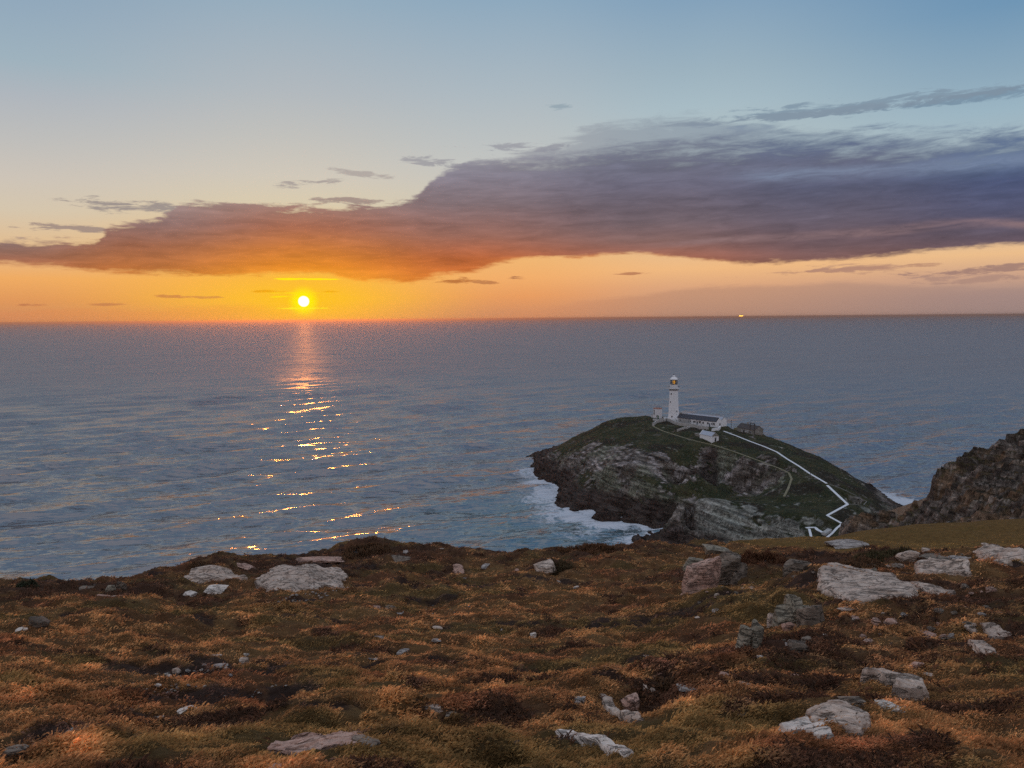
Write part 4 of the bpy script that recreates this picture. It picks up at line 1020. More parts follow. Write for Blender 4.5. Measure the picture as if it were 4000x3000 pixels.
mesh_obj('roof_rail', *join(*[bar((x_, y_, 6.9), (x_, y_, 7.8), .05) for x_ in (-2.2, 0, 2.2) for y_ in (-1.9, 1.9)], bar((-2.2, -1.9, 7.8), (2.2, -1.9, 7.8), .05), bar((-2.2, 1.9, 7.8), (2.2, 1.9, 7.8), .05)), DARK, fh_)
p = at_z(1410, 901.5, 32.3)
t = empty('hut', (p[0], p[1], 32.1), -.3, 'tiny pale hut at the far left of the lighthouse buildings', 'hut')
mesh_obj('wall', *box(-1, 1, -1, 1, -.8, 1.9), GABLE, t); mesh_obj('roof', *box(-1.1, 1.1, -1.1, 1.1, 1.903, 2.05), BAND, t)
p = at_z(1438, 908.5, 32.3)
t = empty('hut', (p[0], p[1], 32.0), -.25, 'small white hut with a dark doorway against the foot of the tower', 'hut')
mesh_obj('wall', *box(-1.3, 1.3, -1.1, 1.1, -.8, 2.0), WHITE, t); mesh_obj('roof', *box(-1.4, 1.4, -1.2, 1.2, 2.003, 2.2), WHITE, t); mesh_obj('door', *box(.2, .9, -1.15, -1.103, -.3, 1.4), DARK, t)
p = at_z(1506, 941.5, 30.5)
t = empty('stone_pen', (p[0], p[1], 30.0), .15, 'little square grey stone shed beside the white store', 'shed')
mesh_obj('wall', *box(-1.3, 1.3, -1.2, 1.2, -.8, 1.9), STONE, t); mesh_obj('roof', *box(-1.4, 1.4, -1.3, 1.3, 1.903, 2.05), STONE, t)

# ------------------------------------------------------------------ poles
for sx, sy, hgt, lab in [(1579.5, 924, 5.4, 'thin dark pole between the long house and the stone building'), (1750, 1046, 8.0, 'slender grey pole standing beside the white wall path')]:
    p = hit(H_isl, sx, sy, 250, 560)
    t = empty('pole', (p[0], p[1], p[2] - .3), 0, lab, 'pole')
    mesh_obj('post', *bar((0, 0, 0), (0, 0, hgt), .14), TIMBER, t); mesh_obj('crossarm', *box(-.5, .5, -.06, .06, hgt - .6, hgt - .45), TIMBER, t)

# ------------------------------------------------------------------ walls that follow the ground
def ground_wall(name, pts, h, t, mat, label, Hf=H_isl, rngd=(250, 560), jag=.0, h2=None, cap=None, cat='wall', seed=1):
    spec = not isinstance(pts[0], tuple)
    P = [np.array(p_) for p_ in pts] if spec else [np.append(q_[:2], 0) for q_ in (hit(isl_base if Hf is H_isl else hd_base, sx, sy, *rngd) for sx, sy in pts)]
    Q = [P[0]]
    for a, b in zip(P[:-1], P[1:]):
        n_ = max(1, int(np.linalg.norm(b - a) / 1.1))
        for i in range(1, n_ + 1): Q.append(a + (b - a) * i / n_)
    Q = np.array(Q); zq = Q[:, 2]; Q = Q[:, :2]; n_ = len(Q)
    Tn = np.gradient(Q, axis=0); Tn /= np.linalg.norm(Tn, axis=1)[:, None] + 1e-9
    Nn = np.stack([-Tn[:, 1], Tn[:, 0]], 1)
    zg = Hf(Q[:, 0], Q[:, 1]); zs = zg.copy()
    for _ in range(6): zs[1:-1] = (zs[:-2] + 2 * zs[1:-1] + zs[2:]) / 4
    if spec: zs = zq; zg = np.minimum(zg, zq)
    rs_ = np.random.RandomState(seed)
    hh = h + ((h2 - h) * np.linspace(0, 1, n_) if h2 is not None else 0) + jag * rs_.randn(n_)
    V = []
    for i in range(n_):
        a = Q[i] + Nn[i] * t / 2; b = Q[i] - Nn[i] * t / 2; zt = zs[i] if spec else max(zs[i], zg[i] - .3) + (hh[i] if np.ndim(hh) else hh)
        V += [(a[0], a[1], zg[i] - 2.2), (a[0], a[1], zt), (b[0], b[1], zt), (b[0], b[1], zg[i] - 2.2)]
    F = []
    for i in range(n_ - 1):
        k = i * 4
        F += [(k, k + 4, k + 5, k + 1), (k + 1, k + 5, k + 6, k + 2), (k + 2, k + 6, k + 7, k + 3)]
    F += [(0, 1, 2, 3), (n_ * 4 - 1, n_ * 4 - 2, n_ * 4 - 3, n_ * 4 - 4)]
    return tag(mesh_obj(name, V, F, mat), label, cat)
ground_wall('stone_wall', WL3['cliff'], 2.2, 1.0, LICHEN, 'long yellowish lichened stone wall along the cliff lip', jag=.08)
ground_wall('stone_wall', [(1410, 918), (1424, 912), (1440, 910), (1448, 912), (1464, 918), (1485, 921), (1513, 926), (1530, 929)], 1.9, .7, PALE, 'pale stone yard wall in front of the long white house', jag=.1)
ground_wall('stone_wall', [(1463, 932), (1475, 929), (1490, 924)], 1.2, .6, PALE, 'short stone wall dividing the yard from the turf', jag=.1)
ground_wall('terrace_wall', [(1412, 908), (1420, 910), (1430, 910), (1438, 911)], 1.0, 1.6, PALE, 'low pale terrace wall in front of the boxy building')
ground_wall('white_wall', [(1538, 932), (1550, 929), (1556, 926)], 1.5, .6, WHITE, 'short white wall between the small store and the gable end')
ground_wall('path_wall', WL3['path'], 1.7, 1.0, WHITE, 'long white wall beside the path from the house down the ridge', jag=.10)
ground_wall('path_wall', WL3['zig'], 1.9, 1.1, WHITE, 'lower zigzag white wall above the crossing to the cliff', jag=.08)
ground_wall('stone_wall', WL3['thin'], .8, .4, STONE, 'thin grey wall running off right from the white zigzag')
ground_wall('stone_wall', WL3['join'], 1.0, .5, STONE, 'short pale wall joining the white zigzag to the thin wall')
ground_wall('landing_wall', WL3['loop'], 1.6, .9, WHITE, 'white wall looping round the landing at the cliff foot')
ground_wall('landing_wall', WL3['block'], 2.6, 1.4, WHITE, 'chunky white wall block at the top of the landing')
ground_wall('steps', [(1779, 1158), (1786, 1152), (1792, 1146)], 1.0, 1.8, PALE, 'worn pale steps inside the landing loop', cat='steps')
ground_wall('stone_wall', [np.array(dp(*t_)) for t_ in [(2012, 1072, 193), (1978, 1085, 200), (1935, 1100, 212), (1894, 1111, 222), (1870, 1111, 227), (1856, 1112, 229)]], 2.0, .9, BROWNST, 'brown stone wall sloping down the headland toward the island', Hf=H_hd, rngd=(100, 300), jag=.1)

# ------------------------------------------------------------------ ship on the horizon
p = at_z(1600, 686.0, 0)
SH = at_z(1600, 686.3, 0); k = np.linalg.norm(SH - EYE) / 1661.0
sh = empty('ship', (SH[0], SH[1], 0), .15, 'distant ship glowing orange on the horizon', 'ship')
lit, q = new_mat('sunset_glow_panel'); e_ = q.n('ShaderNodeEmission'); e_.inputs[0].default_value = (*lin((255, 190, 70)), 1); e_.inputs[1].default_value = 7.0; finish(lit, q, e_.outputs[0])  # added emission imitating sunset glow on the ship, not real lamps
HULL = plain('sunset_tinted_hull', (.75, .22, .04), .5)  # orange sunset light put into the hull colour
u_ = k
hv = [(-6 * u_, -1 * u_, 0), (4.6 * u_, -1 * u_, 0), (4.6 * u_, u_, 0), (-6 * u_, u_, 0), (-6.3 * u_, -1.1 * u_, 2.4 * u_), (6.3 * u_, -1 * u_, 2.8 * u_), (6.3 * u_, u_, 2.8 * u_), (-6.3 * u_, 1.1 * u_, 2.4 * u_)]
mesh_obj('hull', hv, [(0, 3, 2, 1), (4, 5, 6, 7), (0, 1, 5, 4), (1, 2, 6, 5), (2, 3, 7, 6), (3, 0, 4, 7)], HULL, sh)
mesh_obj('sunset_glow_panel', *box(-4.2 * u_, 4.2 * u_, -1.16 * u_, -1.13 * u_, 2.2 * u_, 4.4 * u_), lit, sh)
mesh_obj('superstructure', *box(-4.4 * u_, 4.4 * u_, -1.1 * u_, 1.0 * u_, 2.81 * u_, 4.7 * u_), HULL, sh)
mesh_obj('funnel', *box(1.2 * u_, 2.8 * u_, -.5 * u_, .5 * u_, 4.71 * u_, 6.2 * u_), HULL, sh)

# ------------------------------------------------------------------ rocks
def rock_mat(name, c1, c2, c3, lich=.3):
    m, q = new_mat(name)
    tcn = q.n('ShaderNodeTexCoord').outputs['Object']; rnd = q.n('ShaderNodeObjectInfo').outputs['Random']
    v = q.v('ADD', tcn, q.xyz(q.m('MULTIPLY', rnd, 37.0), q.m('MULTIPLY', rnd, 11.0), 0.0))
    x, y, z = q.sep(v)
    lay = q.noise(q.xyz(q.m('MULTIPLY', x, .9), q.m('MULTIPLY', y, 2.4), q.m('MULTIPLY', z, 6.0)), 1.1, 6, .6, dist=.8)
    n = q.noise(v, 3.0, 8, .65); n2 = q.noise(v, 14, 6, .7); big = q.noise(v, 1.2, 3, .5)
    c = q.mix(q.rng(n, .35, .65), c1, c2)
    c = q.mix(q.m('MULTIPLY', q.rng(big, .5, .68), lich), c, c3)
    crack = q.rng(q.m('ABSOLUTE', q.m('SUBTRACT', lay, .5)), 0, .035)
    c = q.v('SCALE', c, scale=q.m('MULTIPLY', q.rng(crack, 0, 1, .35, 1.0), q.rng(n2, .25, .75, .60, 1.30)))
    h = q.m('ADD', q.m('ADD', lay, q.m('MULTIPLY', n2, .25)), q.m('MULTIPLY', crack, .35))
    return finish(m, q, bsdf(q, c, .88, .25, bump(q, h, .05, 1.0)))
RM = {'pale': rock_mat('pale_quartz_rock', (.46, .335, .26), (.74, .58, .465), (.22, .16, .12), .35),
      'white': rock_mat('white_rock', (.70, .57, .47), (.88, .76, .66), (.30, .23, .18), .25),
      'pink': rock_mat('pinkish_rock', (.48, .27, .20), (.66, .43, .33), (.20, .13, .10), .4),
      'grey': rock_mat('grey_rock', (.34, .28, .245), (.52, .45, .40), (.16, .13, .11), .4),
      'dark': rock_mat('dark_rock', (.16, .12, .09), (.33, .255, .195), (.10, .075, .055), .6),
      'lichen': rock_mat('lichened_rock', (.25, .205, .145), (.43, .365, .275), (.16, .125, .085), .5)}
_ico = {}
def ico(s):
    if s not in _ico:
        bm = bmesh.new(); bmesh.ops.create_icosphere(bm, subdivisions=s, radius=1.0)
        V = np.array([v.co[:] for v in bm.verts]); F = np.array([[v.index for v in f.verts] for f in bm.faces]); bm.free()
        _ico[s] = (V, F)
    return _ico[s]
def lump(w, d, h, seed, sub=4, box_=.72, layers=5, cuts=15, skew=0.0):
    """angular block: a random convex polyhedron, roughened, with broken bedding steps"""
    r = np.random.RandomState(seed); D0, F = ico(sub)
    N = r.randn(cuts, 3); N[:, 2] *= .8; N /= np.linalg.norm(N, axis=1)[:, None]; dd = .66 + .34 * r.rand(cuts)
    ax = np.array([[1, 0, 0], [-1, 0, 0], [0, 1, 0], [0, -1, 0], [0, 0, 1], [0, 0, -1.]]) + .16 * r.randn(6, 3); ax /= np.linalg.norm(ax, axis=1)[:, None]
    N = np.concatenate([N, ax]); dd = np.concatenate([dd, np.full(6, .80)])
    q_ = D0 @ N.T; rad = np.where(q_ > 1e-3, dd / np.maximum(q_, 1e-3), 9).min(1)
    V = D0 * rad[:, None]; V /= np.abs(V).max(0)
    s1 = seed * 3.17
    if layers:
        lz = (V[:, 2] + .30 * V[:, 0] * r.randn() + .10 * fbm(V[:, 0] + s1, V[:, 1], .7, 2, 4)) * layers / 2
        li = np.floor(lz).astype(int) % 16; fr = lz - np.floor(lz)
        kk = (.88 + .14 * r.rand(16))[li] * (1 - .07 * sstep(.8, 1.0, fr)); V[:, :2] *= kk[:, None]
    V = V * (1 + .035 * fbm(V[:, 0] * 3 + s1, V[:, 1] * 3 + V[:, 2] * 2, 1.0, 3, 9) - .06 * np.maximum(0, ridge(V[:, 0] * 1.6 + V[:, 2] * 1.1 + s1, V[:, 1] * 1.6 - V[:, 2] * .7, 1.0, 2, 12) - 1.0))[:, None]
    V = V * np.array([w / 2, d / 2, h / 2]); V[:, 0] += V[:, 2] * skew
    return V, F
def rotm(yaw, tx=0, ty=0):
    return np.array((Matrix.Rotation(yaw, 3, 'Z') @ Matrix.Rotation(ty, 3, 'Y') @ Matrix.Rotation(tx, 3, 'X')))
def normal_at(x, y):
    e = .35; b = lambda a, c: float(H_gr(np.array([a]), np.array([c]), False)[0])
    n_ = np.array([b(x - e, y) - b(x + e, y), b(x, y - e) - b(x, y + e), 2 * e]); return n_ / np.linalg.norm(n_)
_seed = [100]
def rock(name, sx, sy, w, h, kind, mat, label, cat='rock', yaw=0., lumps=None, group=None, sub=4, tilt=0., up=1.0):
    """sx,sy,w,h: middle and size as seen in the photo; real size follows from the ground distance there"""
    _seed[0] += 1; sd = _seed[0]
    c = gpt(sx, sy + h * .30); dist = np.linalg.norm(c - EYE); k = dist / 1661.0
    if cat in ('outcrop', 'crag'): w, h = w * 1.18, h * 1.15
    W, Hh = w * k, h * k
    parts = []
    if kind == 'slab': spec = [(0, 0, 0, 1, 1, 1, 0)] if lumps is None else lumps; base = (W, max(Hh * 2.3, W * .35), Hh * .62 * up); sink = .02
    elif kind == 'boulder': spec = [(0, 0, 0, 1, 1, 1, 0)] if lumps is None else lumps; base = (W, W * .8, Hh * 1.15 * up); sink = .10
    else: spec = lumps or [(0, 0, 0, 1, 1, 1, 0)]; base = (W, W * .6, Hh * 1.3 * up); sink = .12
    for i, (ox, oy, oz, fw, fd, fh, yw) in enumerate(spec):
        V, F = lump(base[0] * fw, base[1] * fd, base[2] * fh, sd * 7 + i, (5 if w > 34 and sub > 3 else sub), layers=(6 if kind == 'slab' else 0), box_={'slab': .55, 'boulder': .66}.get(kind, .5), cuts=(15 if kind != 'crag' else 20), skew=(.25 if kind == 'crag' else 0))
        V = V @ rotm(yw, tilt + .05, .04).T + np.array([ox * base[0], oy * base[1], oz * base[2]]); parts.append((V, F))
    off = 0; VV, FF = [], []
    for V, F in parts: VV.append(V); FF.append(F + off); off += len(V)
    V = np.concatenate(VV); F = np.concatenate(FF)
    nrm = normal_at(c[0], c[1]) * np.array([.6, .6, 1]); nrm /= np.linalg.norm(nrm)
    Rn = np.array(Vector((0, 0, 1)).rotation_difference(Vector(nrm)).to_matrix()) @ rotm(yaw)
    V = V @ Rn.T
    o = np_mesh(name, V, F, RM[mat], False)
    o.location = (float(c[0]), float(c[1]), float(c[2] + base[2] * sink))
    return tag(o, label, cat, group)
R = rock
# big outcrops
R('rock', 463, 1270, 50, 20, 'slab', 'white', 'white cracked block just below the long low pale outcrop')
R('rock', 409, 1280, 26, 13, 'slab', 'white', 'small white slab left of the white cracked block')
R('ledge', 520, 1218, 74, 11, 'slab', 'pink', 'orange lit rock ledge on the left cliff edge', 'ledge', up=.8)
R('ledge', 690, 1205, 108, 16, 'slab', 'pink', 'long sunlit ledge at the brink below the sun glitter', 'ledge', yaw=.12, up=.8)
R('rock', 240, 1271, 19, 15, 'boulder', 'lichen', 'squarish brown boulder in heather near the left edge')
R('rock', 261, 1265, 20, 21, 'boulder', 'dark', 'taller dark upright boulder beside the squarish brown one')
R('rock', 188, 1267, 36, 10, 'slab', 'dark', 'low dark flat rock left of the paired boulders')
R('rock', 222, 1285, 26, 7, 'slab', 'pink', 'small pinkish flat rock under the squarish boulder')
R('rock', 260, 1287, 44, 8, 'slab', 'pale', 'thin pale slab lying below the paired boulders')
R('rock', 50, 1357, 25, 10, 'slab', 'white', 'pair of pale stones in grass at the far left', lumps=[(-.25, 0, 0, .5, .9, 1, 0), (.25, .1, 0, .5, .8, 1.1, .3)])
R('rock', 86, 1342, 34, 20, 'boulder', 'dark', 'dark heather crusted rock above the pair of pale stones')
R('rock', 404, 1531, 38, 17, 'slab', 'white', 'bright white rock on bare peat in the lower left', yaw=-.1, up=1.3)
R('rock', 337, 1552, 13, 9, 'boulder', 'white', 'small white stone left of a twin below the bright white rock')
R('rock', 348, 1550, 10, 8, 'boulder', 'white', 'small white stone right of its twin below the bright white rock')
R('rock', 166, 1575, 34, 12, 'slab', 'grey', 'flat bluish slab on the dark peat track at lower left')
R('rock', 30, 1617, 48, 28, 'boulder', 'dark', 'broad dark grey rock in the bottom left corner', up=.6)
R('rock', 152, 1600, 34, 9, 'slab', 'dark', 'dark flush slab below the bluish slab')
R('outcrop', 765, 1597, 92, 32, 'slab', 'dark', 'dark layered outcrop above the big pinkish ridged slab', 'outcrop', yaw=.3, lumps=[(-.1, 0, 0, .9, .8, 1, .1), (.2, -.2, 0, .5, .7, 1.2, .3)])
R('outcrop', 600, 1657, 60, 22, 'slab', 'pink', 'pink slab end poking in at the bottom edge', 'outcrop', yaw=.3)
R('rock', 990, 1229, 25, 9, 'slab', 'pink', 'pinkish flat rock near the brink at the centre')
R('rock', 1048, 1220, 15, 13, 'slab', 'grey', 'bluish stone above right of the pinkish flat rock', yaw=-.5)
R('rock', 1116, 1231, 11, 8, 'boulder', 'pink', 'small pink stone left of the heather topped boulder')
R('rock', 1001, 1248, 18, 5, 'slab', 'grey', 'thin grey sliver below the pinkish flat rock')
R('rock', 877, 1190, 13, 9, 'slab', 'grey', 'small pale stone just right of the heather hump on the brink')
R('rock', 960, 1184, 20, 4, 'slab', 'pale', 'thin pale stone on the brink at the centre')
R('rock', 862, 1203, 62, 13, 'slab', 'dark', 'dark ledge below the heather hump on the brink', yaw=.25)
R('rock', 1178, 1226, 52, 32, 'boulder', 'pale', 'pale boulder with heather growing on its right side', up=1.0)
R('rock', 1244, 1269, 13, 8, 'boulder', 'white', 'small bright white pointed stone right of centre')
R('rock', 1206, 1255, 11, 5, 'slab', 'pale', 'small pale stone below the heather topped boulder')
R('rock', 813, 1309, 17, 9, 'slab', 'pink', 'small pinkish stone left of the leaning slate')
R('rock', 844, 1312, 32, 12, 'slab', 'dark', 'dark leaning slate in the middle of the slope', yaw=.5, tilt=.3)
R('rock', 863, 1322, 16, 8, 'slab', 'grey', 'grey stone below right of the leaning slate')
R('rock', 819, 1376, 28, 14, 'slab', 'grey', 'flat grey double stone mid slope left of centre', lumps=[(-.1, .15, 0, .9, .6, 1, 0), (.12, -.2, 0, .8, .5, 1, .2)])
R('rock', 945, 1380, 26, 11, 'slab', 'grey', 'flat grey stone right of the flat grey double stone')
R('rock', 945, 1354, 24, 6, 'slab', 'pale', 'thin pale stone above the flat grey stone at centre')
R('rock', 871, 1404, 16, 14, 'slab', 'grey', 'tilted grey stone in grass below the flat grey ones', yaw=-.6)
R('rock', 805, 1422, 24, 5, 'slab', 'grey', 'grey sliver left of the tilted grey stone')
R('rock', 1152, 1371, 14, 10, 'boulder', 'white', 'small white rock on reddish turf right of centre')
R('rock', 1084, 1360, 5, 4, 'boulder', 'white', 'tiny white pebble alone on the central turf', sub=2)
R('rock', 1368, 1442, 18, 5, 'slab', 'pale', 'flat pale stone below the dark hollow right of centre')
R('rock', 1395, 1415, 14, 7, 'slab', 'pale', 'pale stone on the rim of the small dark hollow')
R('rock', 1280, 1444, 10, 5, 'slab', 'grey', 'small grey stone left of the dark hollow')
R('rock', 1448, 1382, 12, 6, 'slab', 'pale', 'small pale stone left of the knoll crag')
R('rock', 940, 1527, 72, 11, 'slab', 'pale', 'long thin pale streak of rock low at the centre', yaw=-.15)
R('rock', 975, 1540, 26, 9, 'slab', 'dark', 'dark stone at the right end of the pale streak')
R('rock', 1026, 1505, 18, 11, 'boulder', 'pink', 'pinkish stone left of a crusted one on the central rise')
R('rock', 1063, 1501, 34, 13, 'slab', 'pink', 'crusted pinkish rock on the crest of the central rise')
R('rock', 837, 1566, 26, 7, 'slab', 'grey', 'grey flat stone in grass above the dark layered outcrop')
R('rock', 1252, 1513, 26, 16, 'boulder', 'grey', 'bluish grey boulder at the top of the diagonal slab')
R('rock', 1288, 1511, 42, 10, 'slab', 'pink', 'low pinkish ledge right of the bluish grey boulder')
R('rock', 1364, 1515, 40, 30, 'boulder', 'pink', 'rough pinkish boulder right of centre near the bottom')
R('rock', 1402, 1489, 28, 24, 'boulder', 'pale', 'pale split rock above the rough pinkish boulder', lumps=[(-.2, 0, 0, .6, .8, 1.1, 0), (.22, -.1, -.1, .4, .6, .9, .4)])
R('rock', 1487, 1481, 46, 14, 'slab', 'grey', 'grey angular slab right of the pale split rock')
R('rock', 1108, 1608, 26, 14, 'boulder', 'dark', 'dark half buried stone in tufts left of the whitish slab')
R('rock', 1090, 1614, 9, 7, 'boulder', 'pale', 'small pale stone touching the dark half buried one', sub=3)
R('rock', 1200, 1634, 20, 8, 'slab', 'grey', 'grey stone under the left end of the whitish slab')
R('rock', 1608, 1541, 26, 6, 'slab', 'dark', 'dark thin stone below the lone thin pale slab')
R('boulder', 1553, 1187, 66, 22, 'boulder', 'lichen', 'rounded grey green lichened boulder on the meadow edge', 'boulder', up=.9)
R('crag', 1523, 1247, 72, 78, 'crag', 'pink', 'steep pinkish rock face leaning left above the green hollow', 'crag', lumps=[(-.1, -.1, -.05, .9, .8, .95, .3), (-.42, -.25, -.25, .5, .6, .6, .1)])
R('crag', 1562, 1236, 66, 66, 'crag', 'dark', 'dark blocky crag against the right of the pinkish face', 'crag', lumps=[(0, .1, .0, .9, .9, 1, -.2), (.3, -.1, -.15, .5, .7, .8, .3)])
R('boulder', 1497, 1219, 46, 34, 'boulder', 'lichen', 'mossy rounded rock left behind the pinkish face', 'boulder')
R('rock', 1612, 1203, 60, 16, 'slab', 'dark', 'dark ledge in heather right of the lichened boulder')
R('crag', 1719, 1227, 46, 30, 'crag', 'dark', 'dark broken rock on the heather knoll below the meadow', 'crag')
R('boulder', 1832, 1172, 84, 22, 'boulder', 'grey', 'big blue grey boulder lying on the meadow', 'boulder', up=.8, lumps=[(0, 0, 0, 1, .9, 1, 0), (-.1, -.3, -.1, .7, .4, .6, .2)])
R('rock', 1880, 1203, 50, 15, 'slab', 'grey', 'grey rock at the left of the heather mound on the meadow')
R('outcrop', 1961, 1201, 34, 18, 'crag', 'pale', 'pale jagged rock at the left end of the far right ridge', 'outcrop')
R('outcrop', 2010, 1203, 60, 14, 'slab', 'dark', 'dark low rocks behind the crumpled pale rock', 'outcrop')
R('outcrop', 2072, 1205, 46, 14, 'slab', 'grey', 'grey humped rock behind right of the crumpled one', 'outcrop')
R('rock', 1833, 1312, 44, 8, 'slab', 'pale', 'thin stone under the front of the largest outcrop')
R('crag', 1710, 1333, 66, 52, 'crag', 'lichen', 'upright greenish blocks at the top of the knoll crag', 'crag', lumps=[(-.3, 0, 0, .42, .9, .95, .2), (.02, .05, .08, .42, .9, 1.1, -.1), (.3, 0, -.05, .38, .9, .9, .1)])
R('crag', 1752, 1337, 50, 44, 'crag', 'dark', 'brown block at the right shoulder of the knoll crag', 'crag')
R('crag', 1676, 1345, 36, 30, 'crag', 'pale', 'pale knobbly rock at the left of the crag top', 'crag')
R('crag', 1622, 1388, 50, 54, 'crag', 'lichen', 'stacked lower blocks at the left foot of the knoll crag', 'crag', lumps=[(-.25, 0, 0, .5, .9, 1, .1), (.2, .05, .1, .5, .9, .95, -.2)])
R('rock', 1705, 1353, 30, 22, 'boulder', 'pink', 'pink edged block below the upright greenish blocks')
R('rock', 1722, 1398, 40, 30, 'boulder', 'dark', 'dark tumbled block on the front of the knoll')
R('rock', 1742, 1384, 26, 18, 'boulder', 'dark', 'smaller brown block right of the tumbled one')
R('rock', 1702, 1396, 12, 12, 'slab', 'grey', 'grey chip left of the dark tumbled block', tilt=.5)
R('rock', 1642, 1416, 14, 7, 'slab', 'white', 'pale chip at the foot of the stacked blocks')
R('rock', 1783, 1370, 12, 7, 'slab', 'white', 'white chip right of the knoll crag')
R('rock', 1926, 1345, 34, 20, 'boulder', 'pink', 'pinkish knob in dark heather on the right slope')
R('rock', 1893, 1341, 18, 12, 'boulder', 'pink', 'little red brown knob left of the pinkish knob')
R('rock', 2000, 1366, 46, 14, 'slab', 'pink', 'knobbly pinkish slab left of the streaky slabs')
R('rock', 2052, 1372, 40, 8, 'slab', 'dark', 'brown flush slab right of the knobbly pinkish slab')
R('rock', 1845, 1513, 58, 26, 'boulder', 'dark', 'brown lumpy rock below the large angular slab')
R('rock', 1945, 1511, 34, 9, 'slab', 'pink', 'thin pinkish slab under the large angular slab')
R('rock', 1998, 1545, 36, 7, 'slab', 'grey', 'slender grey slab right of the midway flat slab')
R('rock', 1550, 1317, 24, 10, 'slab', 'grey', 'grey tilted stone on the green turf below the pinkish face', yaw=.4)
R('rock', 1524, 1335, 22, 8, 'slab', 'pale', 'pale rounded stone left of the grey tilted stone')
R('rock', 1506, 1332, 12, 6, 'slab', 'pale', 'smaller pale stone beside the pale rounded one')
R('rock', 1978, 1438, 28, 18, 'boulder', 'pink', 'lumpy tan stone behind the large angular slab')
R('rock', 2012, 1452, 28, 11, 'slab', 'pale', 'pale wedge right of the lumpy tan stone')
R('rock', 2072, 1647, 20, 8, 'slab', 'white', 'white chip by the bottom right edge')
R('rock', 1563, 1458, 28, 17, 'boulder', 'pink', 'pinkish crumbled rock left of the lone thin slab')
R('rock', 1718, 1456, 20, 7, 'slab', 'pink', 'small pink stone below the knoll')
# bedrock slabs: each has its own plan outline on the slope, a real thickness and a tilt
def bed(name, pts, org, lift, mat, label, dome=.25, tiltx=0., crack=1.0, edge=.022, cat='outcrop', raise_=(0, 0)):
    S_ = [(org[0] + px_ * .35, org[1] + py_ * .35) for px_, py_ in pts]
    lift = lift * .38; cx, cy = np.mean([p_[0] for p_ in S_]), np.mean([p_[1] for p_ in S_])
    c = hit(lambda x, y: H_gr(x, y, False), cx, cy, 4.5, 130, 900); c[2] = 0; nrm = np.array([0, 0, 1.]); ux = np.array([1., 0, 0]); uy = np.array([0, 1., 0])
    rc = math.hypot(c[0], c[1]); P = []
    for sx, sy in S_:
        q_ = hit(lambda x, y: gr_base(x, y) + .05, sx, sy, 4.5, 130, 900); rq = math.hypot(q_[0], q_[1]); f_ = np.clip(rq, rc * .72, rc * 1.35) / rq
        P.append((q_[0] * f_ - c[0], q_[1] * f_ - c[1]))
    P = np.array(P); lo_, hi_ = P.min(0), P.max(0); W = (hi_ - lo_).max(); mg = .06 * W; n_ = 150
    sp = (hi_ - lo_ + 2 * mg).max() / n_
    gx_, gy_ = np.meshgrid(np.arange(lo_[0] - mg, hi_[0] + mg, sp), np.arange(lo_[1] - mg, hi_[1] + mg, sp))
    sd = int(cx * 7) % 997
    wx = gx_ + W * .012 * fbm(gx_ / W * 9 + sd, gy_ / W * 9, 1.0, 3, 5); wy = gy_ + W * .018 * fbm(gx_ / W * 9, gy_ / W * 9 + sd, 1.0, 3, 6)
    dist = np.full(gx_.shape, 1e9); ins = np.zeros(gx_.shape, bool)
    for i in range(len(P)):
        a, b = P[i], P[(i + 1) % len(P)]; ab = b - a
        t = np.clip(((wx - a[0]) * ab[0] + (wy - a[1]) * ab[1]) / (ab @ ab), 0, 1)
        dist = np.minimum(dist, np.hypot(wx - a[0] - t * ab[0], wy - a[1] - t * ab[1]))
        cond = ((a[1] > wy) != (b[1] > wy)) & (wx < (b[0] - a[0]) * (wy - a[1]) / (b[1] - a[1] + 1e-12) + a[0]); ins ^= cond
    sg = np.where(ins, dist, -dist); e_ = edge * W
    h = (sstep(-.3 * e_, .7 * e_, sg)) * lift * (.55 + dome * sstep(0, .3 * W, sg) + raise_[0] * (gx_ - P[:, 0].mean()) / W + raise_[1] * (gy_ - P[:, 1].mean()) / W)
    # bedding planes run along the slab: stepped sheets and open cracks
    ca, sa = math.cos(tiltx), math.sin(tiltx); al = gx_ * ca + gy_ * sa; ac = -gx_ * sa + gy_ * ca
    t = ac / W * 9 + .8 * fbm(al / W * 2.2 + sd, ac / W * 4, 1.0, 3, 7); fr = t - np.floor(t); st_ = np.random.RandomState(sd).rand(64)[np.floor(t).astype(int) % 64]
    h = h + lift * np.where(ins, 1, 0) * (.22 * (st_ - .5) * sstep(0, .12, fr) + .10 * fbm(al / W * 5, ac / W * 22, 1.0, 3, 8) - crack * .30 * sstep(.07, .0, np.abs(fbm(al / W * 1.6 + sd, ac / W * 5.5, 1.0, 3, 9))) * sstep(.02 * W, .06 * W, sg))
    h = np.where(sg < -.25 * e_, -lift * .9, h) - lift * .30 * sstep(0, -e_, sg)
    zb = gr_base(gx_ + c[0], gy_ + c[1]); zh = H_gr(gx_ + c[0], gy_ + c[1], False)
    zz = h + .25 * zb + .75 * zh + lift * .25 + .035; cz_ = float(np.median(zz)); c[2] = cz_
    V = np.stack([gx_, gy_, zz - cz_], -1)
    o = np_mesh(name, V.reshape(-1, 3), grid_faces(*gx_.shape)[(np.maximum(sg[:-1, :-1], sg[1:, 1:]) > -e_).ravel()], RM[mat], False)
    o.location = tuple(map(float, c)); return tag(o, label, cat)
O7, O6, O5 = (1438, 1133.7), (719, 1161), (0, 1161)
bed('outcrop', [(700, 1290), (790, 1240), (860, 1240), (1000, 1340), (1040, 1400), (930, 1395), (850, 1365), (770, 1370), (725, 1320)], O7, .20, 'white', 'big whitish slab left half slanting to the bottom edge', tiltx=-.5)
